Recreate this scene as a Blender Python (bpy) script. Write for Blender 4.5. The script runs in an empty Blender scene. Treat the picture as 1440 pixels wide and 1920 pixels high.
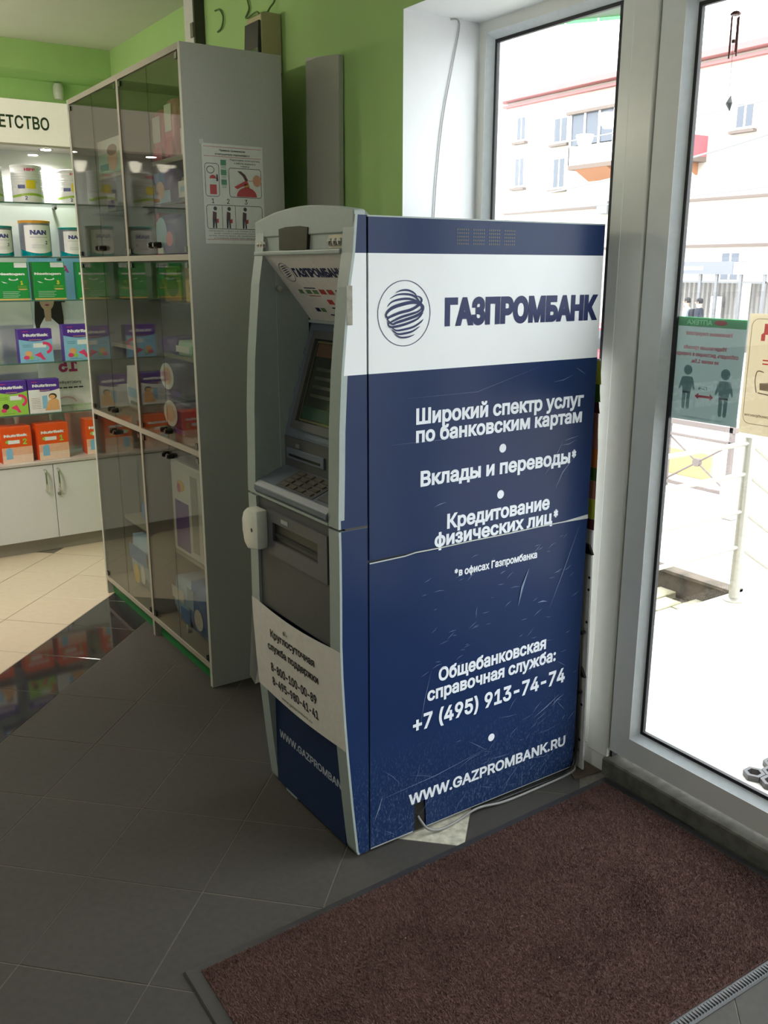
import bpy, bmesh, math, random
import numpy as np
from mathutils import Vector, Matrix
random.seed(7)
SC = bpy.context.scene
COL = SC.collection

# ------------------------------------------------------------------ camera
cam = bpy.data.objects.new('camera', bpy.data.cameras.new('camera'))
COL.objects.link(cam)
cam.location = (-1.0606, -1.6348, 1.3931)
_f = Vector((0.53998676, 0.80099866, -0.25848685))
_r = Vector((0.829241198, -0.558890740, 0.000419881))
_u = Vector((0.14412958, 0.21457468, 0.96601469))
cam.rotation_euler = Matrix((_r, _u, -_f)).transposed().to_euler()
cam.data.sensor_fit = 'VERTICAL'
cam.data.sensor_height = 36.0
cam.data.lens = 36.0 * 1702.86 / 1920.0
cam.data.clip_start = 0.02
cam.data.clip_end = 300
SC.camera = cam

# ------------------------------------------------------------------ world, exposure
SC.view_settings.view_transform = 'Standard'
SC.view_settings.look = 'None'
SC.view_settings.gamma = 1.0
SC.view_settings.exposure = 0.0
SC.view_settings.use_curve_mapping = False
SC.cycles.use_denoising = True
SC.cycles.max_bounces = 10
SC.cycles.diffuse_bounces = 6
SC.cycles.glossy_bounces = 6
SC.cycles.transparent_max_bounces = 24
SC.cycles.sample_clamp_indirect = 4.0
world = bpy.data.worlds.new('overcast'); SC.world = world
world.use_nodes = True
_wn = world.node_tree.nodes; _wl = world.node_tree.links
_bg = _wn['Background']
_bg.inputs['Color'].default_value = (0.93, 0.97, 1.0, 1)   # even white overcast sky
_bg.inputs['Strength'].default_value = 7.6

def portal(name, loc, sx, sy):
    l = bpy.data.lights.new(name, 'AREA'); l.shape = 'RECTANGLE'; l.size = sx; l.size_y = sy
    l.cycles.is_portal = True
    o = bpy.data.objects.new(name, l); COL.objects.link(o); o.location = loc
    o.rotation_euler = (0, math.radians(90), 0)      # faces -X, into the shop
    return o
portal('sky_portal', (0.90, -1.26, 1.05), 2.05, 3.72)
_p3 = portal('sky_portal', (-3.85, -1.0, 1.58), 1.1, 0.6); _p3.rotation_euler = (0, math.radians(-90), 0)  # portal for the added window in the front wall
LAMP_W = [2, 1, 26, 26, 28, 2, 2, 30]     # watts of the eight small ceiling lamps
SHELF_W = 27      # watts of each shelf downlight

# ------------------------------------------------------------------ colour and materials
def lin(v):
    v /= 255.0
    return v / 12.92 if v <= 0.04045 else ((v + 0.055) / 1.055) ** 2.4
def C(r, g, b): return (lin(r), lin(g), lin(b), 1.0)
MATS = {}
def pm(name, col, rough=0.5, metal=0.0, spec=0.5, noise=None, bump=None, emit=None, coat=0.0):
    """procedural principled material; noise=(scale, amount[, colour2]) bump=(scale, strength)"""
    if name in MATS: return MATS[name]
    m = bpy.data.materials.new(name); m.use_nodes = True
    n, l = m.node_tree.nodes, m.node_tree.links
    p = n['Principled BSDF']
    p.inputs['Base Color'].default_value = col
    p.inputs['Roughness'].default_value = rough
    p.inputs['Metallic'].default_value = metal
    p.inputs['Specular IOR Level'].default_value = spec
    p.inputs['Coat Weight'].default_value = coat
    if emit:
        p.inputs['Emission Color'].default_value = emit[0]; p.inputs['Emission Strength'].default_value = emit[1]
    tc = n.new('ShaderNodeTexCoord')
    if noise is None: noise = (60.0, 0.06)
    t = n.new('ShaderNodeTexNoise'); t.inputs['Scale'].default_value = noise[0]; t.inputs['Detail'].default_value = 5
    l.new(tc.outputs['Object'], t.inputs['Vector'])
    mx = n.new('ShaderNodeMix'); mx.data_type = 'RGBA'
    c2 = noise[2] if len(noise) > 2 else tuple(x * (1 - noise[1] * 2.2) for x in col[:3]) + (1,)
    mx.inputs[6].default_value = col if len(noise) > 2 else tuple(min(1, x * (1 + noise[1])) for x in col[:3]) + (1,)
    mx.inputs[7].default_value = c2
    if len(noise) > 2:
        rr = n.new('ShaderNodeMapRange'); rr.inputs[1].default_value = 0.62 - noise[1] * 0.4; rr.inputs[2].default_value = 0.78
        l.new(t.outputs['Fac'], rr.inputs[0]); l.new(rr.outputs[0], mx.inputs[0])
    else:
        l.new(t.outputs['Fac'], mx.inputs[0])
    l.new(mx.outputs[2], p.inputs['Base Color'])
    if bump:
        b = n.new('ShaderNodeBump'); b.inputs['Strength'].default_value = bump[1]; b.inputs['Distance'].default_value = 0.002
        t2 = n.new('ShaderNodeTexNoise'); t2.inputs['Scale'].default_value = bump[0]; t2.inputs['Detail'].default_value = 3
        l.new(tc.outputs['Object'], t2.inputs['Vector']); l.new(t2.outputs['Fac'], b.inputs['Height'])
        l.new(b.outputs['Normal'], p.inputs['Normal'])
    MATS[name] = m
    return m

def glassmat(name, tint=(1, 1, 1), refl=1.0, rough=0.0):
    """thin clear pane: straight transmission plus Schlick reflection"""
    m = bpy.data.materials.new(name); m.use_nodes = True
    n, l = m.node_tree.nodes, m.node_tree.links
    for x in list(n): n.remove(x)
    out = n.new('ShaderNodeOutputMaterial'); tr = n.new('ShaderNodeBsdfTransparent'); gl = n.new('ShaderNodeBsdfGlossy')
    tr.inputs['Color'].default_value = tint + (1,); gl.inputs['Roughness'].default_value = rough
    gl.inputs['Color'].default_value = (refl, refl, refl, 1)
    ge = n.new('ShaderNodeNewGeometry'); d = n.new('ShaderNodeVectorMath'); d.operation = 'DOT_PRODUCT'
    l.new(ge.outputs['Normal'], d.inputs[0]); l.new(ge.outputs['Incoming'], d.inputs[1])
    def mth(op, a, b=None):
        k = n.new('ShaderNodeMath'); k.operation = op
        for i, v in enumerate((a, b)):
            if v is None: continue
            if isinstance(v, (int, float)): k.inputs[i].default_value = v
            else: l.new(v, k.inputs[i])
        return k.outputs[0]
    a = mth('ABSOLUTE', d.outputs['Value']); s = mth('SUBTRACT', 1.0, a); pw = mth('POWER', s, 5.0)
    fr = mth('ADD', mth('MULTIPLY', pw, 0.96), 0.04)
    mix = n.new('ShaderNodeMixShader'); l.new(fr, mix.inputs[0]); l.new(tr.outputs[0], mix.inputs[1]); l.new(gl.outputs[0], mix.inputs[2])
    l.new(mix.outputs[0], out.inputs['Surface'])
    return m

def papermat(name, col, trans):
    m = bpy.data.materials.new(name); m.use_nodes = True
    n, l = m.node_tree.nodes, m.node_tree.links
    for x in list(n): n.remove(x)
    out = n.new('ShaderNodeOutputMaterial'); df = n.new('ShaderNodeBsdfDiffuse'); tl = n.new('ShaderNodeBsdfTranslucent')
    tc = n.new('ShaderNodeTexCoord'); t = n.new('ShaderNodeTexNoise'); t.inputs['Scale'].default_value = 120
    mx = n.new('ShaderNodeMix'); mx.data_type = 'RGBA'
    mx.inputs[6].default_value = tuple(x * 0.88 for x in trans[:3]) + (1,); mx.inputs[7].default_value = trans
    l.new(tc.outputs['Object'], t.inputs['Vector']); l.new(t.outputs['Fac'], mx.inputs[0])
    l.new(mx.outputs[2], tl.inputs['Color']); df.inputs['Color'].default_value = col
    ad = n.new('ShaderNodeAddShader'); l.new(df.outputs[0], ad.inputs[0]); l.new(tl.outputs[0], ad.inputs[1])
    l.new(ad.outputs[0], out.inputs['Surface'])
    return m

# ------------------------------------------------------------------ mesh helpers
class MB:
    def __init__(s): s.v = []; s.f = []; s.m = []
    def add(s, vs, fs, m=0):
        b = len(s.v); s.v += [tuple(x) for x in vs]
        for f in fs: s.f.append(tuple(b + i for i in f)); s.m.append(m)
        return s
    def box(s, x0, x1, y0, y1, z0, z1, m=0):
        return s.add([(x0, y0, z0), (x1, y0, z0), (x1, y1, z0), (x0, y1, z0), (x0, y0, z1), (x1, y0, z1), (x1, y1, z1), (x0, y1, z1)],
                     [(0, 3, 2, 1), (4, 5, 6, 7), (0, 1, 5, 4), (1, 2, 6, 5), (2, 3, 7, 6), (3, 0, 4, 7)], m)
    def prism(s, poly, axis, a, b, m=0):
        """poly: 2-D points; axis: 'X','Y','Z' extrusion axis from a to b"""
        def p(u, w, t): return {'X': (t, u, w), 'Y': (u, t, w), 'Z': (u, w, t)}[axis]
        n = len(poly)
        vs = [p(u, w, a) for u, w in poly] + [p(u, w, b) for u, w in poly]
        fs = [tuple(range(n))[::-1], tuple(range(n, 2 * n))] + [(i, (i + 1) % n, n + (i + 1) % n, n + i) for i in range(n)]
        return s.add(vs, fs, m)
    def cyl(s, p0, p1, r0, r1=None, n=16, m=0, cap=True):
        r1 = r0 if r1 is None else r1
        p0 = Vector(p0); p1 = Vector(p1); d = (p1 - p0).normalized()
        a = d.orthogonal().normalized(); b = d.cross(a)
        vs = []
        for p, r in ((p0, r0), (p1, r1)):
            for i in range(n):
                t = 2 * math.pi * i / n
                vs.append(p + a * (r * math.cos(t)) + b * (r * math.sin(t)))
        fs = [(i, (i + 1) % n, n + (i + 1) % n, n + i) for i in range(n)]
        if cap: fs += [tuple(range(n))[::-1], tuple(range(n, 2 * n))]
        return s.add(vs, fs, m)
    def lathe(s, prof, c, n=24, m=0, mats=None):
        """prof: (r, z) from bottom to top about vertical axis at c"""
        vs = []; fs = []; k = len(prof)
        for r, z in prof:
            for i in range(n):
                t = 2 * math.pi * i / n
                vs.append((c[0] + r * math.cos(t), c[1] + r * math.sin(t), c[2] + z))
        b = len(s.v); s.v += vs
        for j in range(k - 1):
            for i in range(n):
                s.f.append((b + j * n + i, b + j * n + (i + 1) % n, b + (j + 1) * n + (i + 1) % n, b + (j + 1) * n + i))
                s.m.append(mats[j] if mats else m)
        s.f.append(tuple(b + i for i in range(n))[::-1]); s.m.append(mats[0] if mats else m)
        s.f.append(tuple(b + (k - 1) * n + i for i in range(n))); s.m.append(mats[-1] if mats else m)
        return s
    def tube(s, pts, r, n=8, m=0):
        pts = [Vector(p) for p in pts]; k = len(pts); vs = []
        a = None
        for i, p in enumerate(pts):
            d = (pts[min(i + 1, k - 1)] - pts[max(i - 1, 0)]).normalized()
            if a is None: a = d.orthogonal().normalized()
            a = (a - d * a.dot(d)).normalized(); b = d.cross(a)
            for j in range(n):
                t = 2 * math.pi * j / n
                vs.append(p + a * (r * math.cos(t)) + b * (r * math.sin(t)))
        fs = [(i * n + j, i * n + (j + 1) % n, (i + 1) * n + (j + 1) % n, (i + 1) * n + j) for i in range(k - 1) for j in range(n)]
        fs += [tuple(range(n))[::-1], tuple(range((k - 1) * n, k * n))]
        return s.add(vs, fs, m)
    def poly(s, vs, m=0): return s.add(vs, [tuple(range(len(vs)))], m)
    def build(s, name, mats, parent=None, org=None, bevel=0, seg=2, smooth=False, kind=None):
        """org: world point the vertices are measured from (the parent's location for world-coordinate shapes)"""
        if not isinstance(mats, (list, tuple)): mats = [mats]
        me = bpy.data.meshes.new(name)
        o0 = Vector(org) if org is not None else Vector((0, 0, 0))
        me.from_pydata([tuple(Vector(v) - o0) for v in s.v], [], s.f)
        for m in mats: me.materials.append(m)
        me.polygons.foreach_set('material_index', s.m)
        if bevel or smooth:
            bm = bmesh.new(); bm.from_mesh(me)
            if bevel:
                bmesh.ops.remove_doubles(bm, verts=bm.verts, dist=1e-6)
                es = [e for e in bm.edges if len(e.link_faces) == 2 and e.calc_face_angle() > 0.5]
                bmesh.ops.bevel(bm, geom=es, offset=bevel, segments=seg, affect='EDGES', profile=0.5, clamp_overlap=True)
            if smooth:
                for f in bm.faces: f.smooth = True
                for e in bm.edges:
                    if len(e.link_faces) == 2 and e.calc_face_angle() > 0.6: e.smooth = False
            bm.to_mesh(me); bm.free()
        me.update()
        o = bpy.data.objects.new(name, me); COL.objects.link(o)
        if parent is not None: o.parent = parent
        if kind: o['kind'] = kind
        return o

def tag(o, label=None, cat=None, group=None, kind=None):
    if label: o['label'] = label
    if cat: o['category'] = cat
    if group: o['group'] = group
    if kind: o['kind'] = kind
    return o
def thing(name, label, cat, loc=(0, 0, 0), rz=0.0, group=None):
    o = bpy.data.objects.new(name, None); COL.objects.link(o)
    o.empty_display_size = 0.05; o.location = loc; o.rotation_euler = (0, 0, rz)
    return tag(o, label, cat, group)
CHILD = {}
def copy_tree(o, loc=None, label=None, parent=None):
    c = o.copy(); COL.objects.link(c)
    if parent is not None: c.parent = parent
    if loc is not None: c.location = loc
    if label: c['label'] = label
    for ch in [x for x in bpy.data.objects if x.parent == o]: copy_tree(ch, None, None, c)
    return c

# ------------------------------------------------------------------ lettering (built-in font turned into flat mesh)
GLY = {}
try:        # the sans face that ships with Blender, for Latin letters and digits too
    import os
    FONT = bpy.data.fonts.load(os.path.join(bpy.utils.system_resource('DATAFILES'), 'fonts', 'Inter.woff2'))
except Exception: FONT = None
from mathutils.geometry import delaunay_2d_cdt
def glyphs(txt, bold, res=3):
    """outline of the text (thickened by `bold`), filled by the non-zero winding rule"""
    k = (txt, bold, res)
    if k in GLY: return GLY[k]
    cu = bpy.data.curves.new('t', 'FONT'); cu.body = txt
    if FONT: cu.font = FONT
    cu.resolution_u = res; cu.offset = bold; cu.dimensions = '2D'; cu.fill_mode = 'NONE'
    ob = bpy.data.objects.new('t', cu); COL.objects.link(ob)
    dg = bpy.context.evaluated_depsgraph_get(); dg.update()
    me = bpy.data.meshes.new_from_object(ob.evaluated_get(dg))
    V = np.array([x.co[:2] for x in me.vertices]); E = np.array([tuple(e.vertices) for e in me.edges])
    bpy.data.objects.remove(ob); bpy.data.curves.remove(cu); bpy.data.meshes.remove(me)
    # give every outline its running direction: vertices come in running order, the closing edge goes last -> first
    D = np.where((E[:, 1] - E[:, 0] == 1)[:, None], E, np.where((E[:, 0] - E[:, 1] == 1)[:, None], E[:, ::-1], np.stack([E.max(1), E.min(1)], 1)))
    if bold > 0:
        n = len(V); nxt = np.zeros(n, int); nxt[D[:, 0]] = D[:, 1]; prv = np.zeros(n, int); prv[D[:, 1]] = D[:, 0]
        area = (V[D[:, 0], 0] * V[D[:, 1], 1] - V[D[:, 1], 0] * V[D[:, 0], 1]).sum(); sg = 1.0 if area > 0 else -1.0
        d1 = V - V[prv]; d2 = V[nxt] - V
        d1 /= np.maximum(np.linalg.norm(d1, axis=1, keepdims=True), 1e-9); d2 /= np.maximum(np.linalg.norm(d2, axis=1, keepdims=True), 1e-9)
        n1 = np.stack([d1[:, 1], -d1[:, 0]], 1) * sg; n2 = np.stack([d2[:, 1], -d2[:, 0]], 1) * sg
        mm = n1 + n2; L = np.maximum((mm ** 2).sum(1, keepdims=True), 0.8); V = V + mm * (2.0 / L) * bold
    ov, oe, of, *_ = delaunay_2d_cdt([Vector(p) for p in V], [tuple(map(int, e)) for e in E], [], 0, 1e-6)
    ov = np.array([tuple(p) for p in ov]); T = np.array([f for f in of if len(f) == 3])
    cen = ov[T].mean(1); A, B = V[D[:, 0]], V[D[:, 1]]
    wn = np.zeros(len(T), int)
    up = (A[None, :, 1] <= cen[:, None, 1]) & (B[None, :, 1] > cen[:, None, 1]); dn = (A[None, :, 1] > cen[:, None, 1]) & (B[None, :, 1] <= cen[:, None, 1])
    cr = (B - A)[None, :, 0] * (cen[:, None, 1] - A[None, :, 1]) - (cen[:, None, 0] - A[None, :, 0]) * (B - A)[None, :, 1]
    wn = (up & (cr > 0)).sum(1) - (dn & (cr < 0)).sum(1)
    f = [tuple(int(i) for i in t) for t in T[wn != 0]]
    used = sorted({i for t in f for i in t}); mp = {i: n for n, i in enumerate(used)}
    GLY[k] = (ov[used], [tuple(mp[i] for i in t) for t in f]); return GLY[k]
def cap_h(bold):
    v, f = glyphs('Н', bold); return v[:, 1].max() - v[:, 1].min(), v[:, 1].min()
def letters(mb, txt, origin, xd, ud, width=None, height=0.01, bold=0.025, m=0, center=False, res=3, eps=0.0005, nrm=None):
    """adds flat letters: baseline starts at origin, xd reading direction, ud up, cap height `height`, optional exact width"""
    v, f = glyphs(txt, bold, res); ch, b0 = cap_h(bold)
    x0, x1 = v[:, 0].min(), v[:, 0].max(); sy = height / ch
    sx = (width / (x1 - x0)) if width else sy
    xd = Vector(xd); ud = Vector(ud); n = Vector(nrm) if nrm else xd.cross(ud)
    o = Vector(origin) + n * eps
    off = -(x1 - x0) * sx / 2 if center else 0
    mb.add([o + xd * ((p[0] - x0) * sx + off) + ud * ((p[1] - b0) * sy) for p in v], f, m)
def rect(mb, origin, xd, ud, u0, u1, v0, v1, m=0, eps=0.0004, nrm=None):
    xd = Vector(xd); ud = Vector(ud); n = Vector(nrm) if nrm else xd.cross(ud); o = Vector(origin) + n * eps
    mb.poly([o + xd * u + ud * w for u, w in ((u0, v0), (u1, v0), (u1, v1), (u0, v1))], m)
def shape(mb, origin, xd, ud, pts, m=0, eps=0.0004, nrm=None):
    xd = Vector(xd); ud = Vector(ud); n = Vector(nrm) if nrm else xd.cross(ud); o = Vector(origin) + n * eps
    mb.poly([o + xd * u + ud * w for u, w in pts], m)
def ell(cx, cy, rx, ry, n=20, a0=0, a1=360):
    return [(cx + rx * math.cos(math.radians(a0 + (a1 - a0) * i / n)), cy + ry * math.sin(math.radians(a0 + (a1 - a0) * i / n))) for i in range(n + (0 if a1 - a0 >= 360 else 1))]
def stroke(mb, origin, xd, ud, pts, w, m=0, eps=0.0004, taper=0.0, nrm=None, closed=False):
    """flat ribbon along 2-D points"""
    P = [Vector((p[0], p[1])) for p in pts]; k = len(P); L = []; R = []
    for i in range(k):
        a = P[(i - 1) % k] if closed or i else P[i]; b = P[(i + 1) % k] if closed or i < k - 1 else P[i]
        d = (b - a).normalized(); nn = Vector((-d.y, d.x))
        t = i / (k - 1); ww = w * 0.5 * (1 - taper * abs(2 * t - 1) ** 2.0)
        L.append(P[i] + nn * ww); R.append(P[i] - nn * ww)
    xd = Vector(xd); ud = Vector(ud); n = Vector(nrm) if nrm else xd.cross(ud); o = Vector(origin) + n * eps
    vs = [o + xd * q.x + ud * q.y for q in L + R]
    rng = range(k if closed else k - 1)
    mb.add(vs, [(k + i, k + (i + 1) % k, (i + 1) % k, i) for i in rng], m)
def spline(pts, n=6):
    out = []
    P = [pts[0]] + list(pts) + [pts[-1]]
    for i in range(1, len(P) - 2):
        p0, p1, p2, p3 = [np.array(P[j], float) for j in (i - 1, i, i + 1, i + 2)]
        for k in range(n):
            t = k / n
            out.append(tuple(0.5 * (2 * p1 + (p2 - p0) * t + (2 * p0 - 5 * p1 + 4 * p2 - p3) * t * t + (3 * p1 - p0 - 3 * p2 + p3) * t ** 3)))
    out.append(tuple(np.array(P[-1], float))); return out
# ================================================================== SETTING
M_green = pm('green_wall_paint', C(158, 194, 120), 0.75, noise=(7, 0.05), bump=(180, 0.15))
M_ceil = pm('ceiling_paint', C(205, 208, 190), 0.8, noise=(5, 0.03))
M_white = pm('white_plaster', C(232, 233, 236), 0.7, noise=(20, 0.02), bump=(90, 0.1))
M_dim = pm('plain_wall_paint', C(150, 150, 140), 0.8)
M_grout = pm('grout', C(106, 100, 90), 0.9, noise=(80, 0.2))
M_screed = pm('old_tile_adhesive', C(205, 200, 180), 0.95, noise=(45, 0.35), bump=(70, 0.8))
M_tile = pm('dark_stone_tile', C(72, 69, 66), 0.62, spec=0.10, noise=(55, 0.10), bump=(300, 0.08))
M_tilep = pm('dark_polished_tile', C(46, 44, 45), 0.06, spec=0.6, noise=(55, 0.10))
M_tileb = pm('beige_tile', C(194, 180, 160), 0.28, spec=0.4, noise=(30, 0.06))
M_pvc = pm('white_window_plastic', C(226, 226, 218), 0.27, noise=(30, 0.03))
M_pvcd = pm('door_plastic', C(222, 224, 220), 0.36, noise=(30, 0.03))
M_gasket = pm('black_rubber_seal', C(26, 25, 28), 0.6)
M_bead = pm('glazing_bead', C(222, 228, 232), 0.3)
M_stone = pm('threshold_stone', C(112, 112, 100), 0.75, noise=(22, 0.5, C(66, 60, 50)), bump=(60, 0.3))
M_glass = glassmat('window_glass', (0.97, 0.985, 0.98))
M_dirt = pm('rust_dirt', C(78, 66, 50), 0.95, noise=(60, 0.3))

def struct(name, mb, mats, **k):
    o = mb.build(name, mats, **k); o['kind'] = 'structure'; return o

# floor slab (grout shows between the tiles)
fb = MB(); fb.box(-3.6, 0.80, -3.2, 3.25, -0.06, -0.0012, 0)
floor = struct('floor', fb, [M_grout])
TS = 0.288; HS = 0.7071068
def st(x, y): return ((x + y) * HS, (y - x) * HS)
def xy(s, t): return ((s - t) * HS, (s + t) * HS)
tile_me = {}
def tile_mesh(mat, key):
    if key in tile_me: return tile_me[key]
    h = TS / 2 - 0.0012; c = 0.0015; vs = []
    for r, z in ((h, -0.0012), (h, -c * .5), (h - c * .7, 0.0)):
        for a in (0, 1, 2, 3):
            sx, sy = ((-1, -1), (1, -1), (1, 1), (-1, 1))[a]
            vs.append((sx * r, sy * r, z))
    fs = [(8, 9, 10, 11)] + [(i, (i + 1) % 4, 4 + (i + 1) % 4, 4 + i) for i in range(4)] + [(4 + i, 4 + (i + 1) % 4, 8 + (i + 1) % 4, 8 + i) for i in range(4)]
    me = bpy.data.meshes.new('tile'); me.from_pydata(vs, [], fs); me.materials.append(mat); me.update()
    tile_me[key] = me; return me
S0, T0 = 0.072 - TS * 20, 0.062 - TS * 20
far_tiles = MB()
broken = None; ntile = 0
for i in range(60):
    for j in range(60):
        s = S0 + TS * (i + .5); t = T0 + TS * (j + .5); x, y = xy(s, t)
        if not (-3.4 < x < 0.64 and -3.0 < y < 3.08): continue
        row = round((t - 0.062) / TS - .5)
        key, mat = ('b', M_tileb) if row >= 5 else (('p', M_tilep) if row == 4 else ('d', M_tile))
        if abs(s - 0.216) < 0.1 and abs(t + 0.082) < 0.1: continue      # this tile is missing beside the cash machine
        near = (-1.05 < x < 0.9 and -1.25 < y < 3.2) and (y > -1.2 + 0 * x)
        if near:
            # keep only what the picture can show as single tiles
            o = bpy.data.objects.new('floor_tile', tile_mesh(mat, key)); COL.objects.link(o); o.parent = floor
            o.location = (x, y, random.uniform(-0.0004, 0.0004)); o.rotation_euler = (0, 0, math.radians(45)); ntile += 1
        else:
            h = (TS / 2 - 0.0016) * 1.41421
            far_tiles.add([(x + h, y, -0.0003), (x, y + h, -0.0003), (x - h, y, -0.0003), (x, y - h, -0.0003)], [(0, 1, 2, 3)], 2 if key == 'b' else (1 if key == 'p' else 0))
o = far_tiles.build('outlying_floor_tiles', [M_tile, M_tilep, M_tileb], parent=floor, kind='stuff')
# bare adhesive where that tile is gone
pb = MB(); _h = TS / 2 - 0.001; _x, _y = xy(0.216, -0.082); _q = _h * 1.41421
pb.prism([(_x + _q, _y), (_x, _y + _q), (_x - _q, _y), (_x, _y - _q)], 'Z', -0.003, -0.0006)
tag(pb.build('bare_adhesive', [M_screed], parent=floor), 'pale bare adhesive where a floor tile is missing')

# walls
wb = MB()
def quad(mb, a, b, c, d, m): mb.add([a, b, c, d], [(0, 1, 2, 3)], m)
ZT = 2.40; OY0, OY1, OZ = -3.10, 0.587, 2.070; XI, XO = 0.50, 0.86
# left block, top block, right block (material 0 green, 1 white reveal, 2 outside render)
def wblock(y0, y1, z0, z1, mats):
    vs = [(XI, y0, z0), (XO, y0, z0), (XO, y1, z0), (XI, y1, z0), (XI, y0, z1), (XO, y0, z1), (XO, y1, z1), (XI, y1, z1)]
    for f, m in zip([(0, 3, 2, 1), (4, 5, 6, 7), (0, 1, 5, 4), (1, 2, 6, 5), (2, 3, 7, 6), (3, 0, 4, 7)], mats): wb.add([vs[i] for i in f], [(0, 1, 2, 3)], m)
wblock(OY1, 3.45, -0.3, ZT + .1, (0, 0, 1, 2, 0, 0))
wblock(OY0, OY1, OZ, ZT + .1, (1, 0, 0, 2, 0, 0))
wblock(-3.4, OY0, -0.3, ZT + .1, (0, 0, 0, 2, 1, 0))
struct('wall_back', wb, [M_green, M_white, M_dim])
wl = MB(); wl.box(-3.7, 0.5, 3.25, 3.45, -0.06, ZT + .1); struct('wall_left', wl, [M_green])
wr = MB(); wr.box(-3.7, 0.5, -3.4, -3.2, -0.06, ZT + .1); struct('wall_right', wr, [M_dim])
wf = MB()
for a in ((-3.4, -1.3, -0.06, ZT + .1), (-0.7, 3.45, -0.06, ZT + .1), (-1.3, -0.7, -0.06, 1.0), (-1.3, -0.7, 2.15, ZT + .1)): wf.box(-3.8, -3.6, a[0], a[1], a[2], a[3])
struct('wall_front', wf, [M_dim])
ce = MB(); ce.box(-3.8, 0.86, -3.4, 3.45, ZT - 0.008, ZT + .1); struct('ceiling', ce, [M_ceil])
bm_ = MB(); bm_.box(-3.6, 0.4995, 3.01, 3.25, 2.268, ZT - 0.0085); struct('trim_1', bm_, [M_green])

# frame of window and door
FX = 0.766
def frame_rect(name, y0, y1, z0, z1, wl_, wr_, wb_, wt_, parent, mat, org, x0=FX, x1=0.835, bead=0.018, gk=0.009, gx=0.79, bev=0.004):
    """rectangular plastic frame with bead, seal and pane; y0<y1"""
    a = MB()
    # mitred ring
    def ring(Y0, Y1, Z0, Z1, y0, y1, z0, z1, xa, xb):
        O = [(Y0, Z0), (Y1, Z0), (Y1, Z1), (Y0, Z1)]; I = [(y0, z0), (y1, z0), (y1, z1), (y0, z1)]
        r = MB()
        for i in range(4):
            j = (i + 1) % 4
            q = [O[i], O[j], I[j], I[i]]
            r.prism(q, 'X', xa, xb)
        return r
    iy0, iy1, iz0, iz1 = y0 + wr_, y1 - wl_, z0 + wb_, z1 - wt_
    ring(y0, y1, z0, z1, iy0, iy1, iz0, iz1, x0, x1).build(name, [mat], parent, org)
    by0, by1, bz0, bz1 = iy0 + bead, iy1 - bead, iz0 + bead, iz1 - bead
    # bead: sloping inwards
    r = MB(); O = [(iy0, iz0), (iy1, iz0), (iy1, iz1), (iy0, iz1)]; I = [(by0, bz0), (by1, bz0), (by1, bz1), (by0, bz1)]
    for i in range(4):
        j = (i + 1) % 4
        vs = [(x0 + 0.001, *O[i]), (x0 + 0.001, *O[j]), (gx - 0.004, *I[j]), (gx - 0.004, *I[i]), (gx + .004, *O[i]), (gx + .004, *O[j]), (gx + .004, *I[j]), (gx + .004, *I[i])]
        r.add(vs, [(0, 1, 2, 3), (4, 7, 6, 5), (3, 2, 6, 7), (0, 4, 5, 1), (0, 3, 7, 4), (1, 5, 6, 2)])
    r.build('glazing_bead', [M_bead], parent, org)
    ring(by0, by1, bz0, bz1, by0 + gk, by1 - gk, bz0 + gk, bz1 - gk, gx - 0.005, gx + 0.006).build('rubber_seal', [M_gasket], parent, org)
    g = MB(); g.box(gx - 0.002, gx + 0.002, by0 + gk * .5, by1 - gk * .5, bz0 + gk * .5, bz1 - gk * .5)
    g.build('pane', [M_glass], parent, org)
win = thing('window_1', None, None, (0.8, 0.3, 0.05)); win['kind'] = 'structure'
frame_rect('window_frame', 0.014, 0.587, 0.06, 2.070, 0.030, 0.034, 0.06, 0.030, win, M_pvc, win.location)
p_ = MB(); p_.box(FX - 0.004, 0.835, -0.066, 0.013, 0.045, 2.070); p_.build('mullion', [M_pvc], win, win.location, bevel=0.005)
p_ = MB(); p_.box(0.775, 0.835, -0.074, -0.066, 0.045, 2.07); p_.build('rubber_seal', [M_gasket], win, win.location)
def leaf(n, y0, y1):
    d = thing('door_%d' % n, None, None, (0.79, (y0 + y1) / 2, 0.075)); d['kind'] = 'structure'
    frame_rect('door_frame', y0, y1, 0.076, 2.055, 0.067, 0.067, 0.064, 0.067, d, M_pvcd, d.location, x0=0.764, x1=0.83)
    h = MB(); hy = y0 + 0.035 if n == 1 else y1 - 0.035
    h.box(0.752, 0.764, hy - 0.016, hy + 0.016, 0.95, 1.15); h.cyl((0.752, hy, 1.06), (0.715, hy, 1.06), 0.009); h.cyl((0.715, hy - .01, 1.06), (0.715, hy + (0.11 if n == 1 else -0.11), 1.06), 0.009)
    h.build('door_handle', [pm('handle_white', C(225, 225, 222), 0.3)], d, d.location, bevel=0.002)
w2 = thing('window_2', None, None, (0.8, -2.4, 0.05)); w2['kind'] = 'structure'
frame_rect('window_frame', -3.098, -1.80, 0.06, 2.070, 0.05, 0.05, 0.06, 0.030, w2, M_pvc, w2.location)
p_ = MB(); p_.box(FX - 0.004, 0.835, -1.798, -1.734, 0.045, 2.070); p_.build('mullion', [M_pvc], w2, w2.location, bevel=0.005)
w3 = thing('added_window', None, None, (-3.7, -1.0, 1.0)); w3['kind'] = 'structure'  # unseen window added behind the camera to let in extra daylight
for y0, y1, z0, z1 in ((-1.3, -0.7, 1.0, 1.07), (-1.3, -0.7, 2.08, 2.15), (-1.3, -1.23, 1.07, 2.08), (-0.77, -0.7, 1.07, 2.08)):
    h = MB(); h.box(-3.73, -3.67, y0, y1, z0, z1); h.build('window_frame', [M_pvc], w3, w3.location)  # frame of the added window
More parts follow.
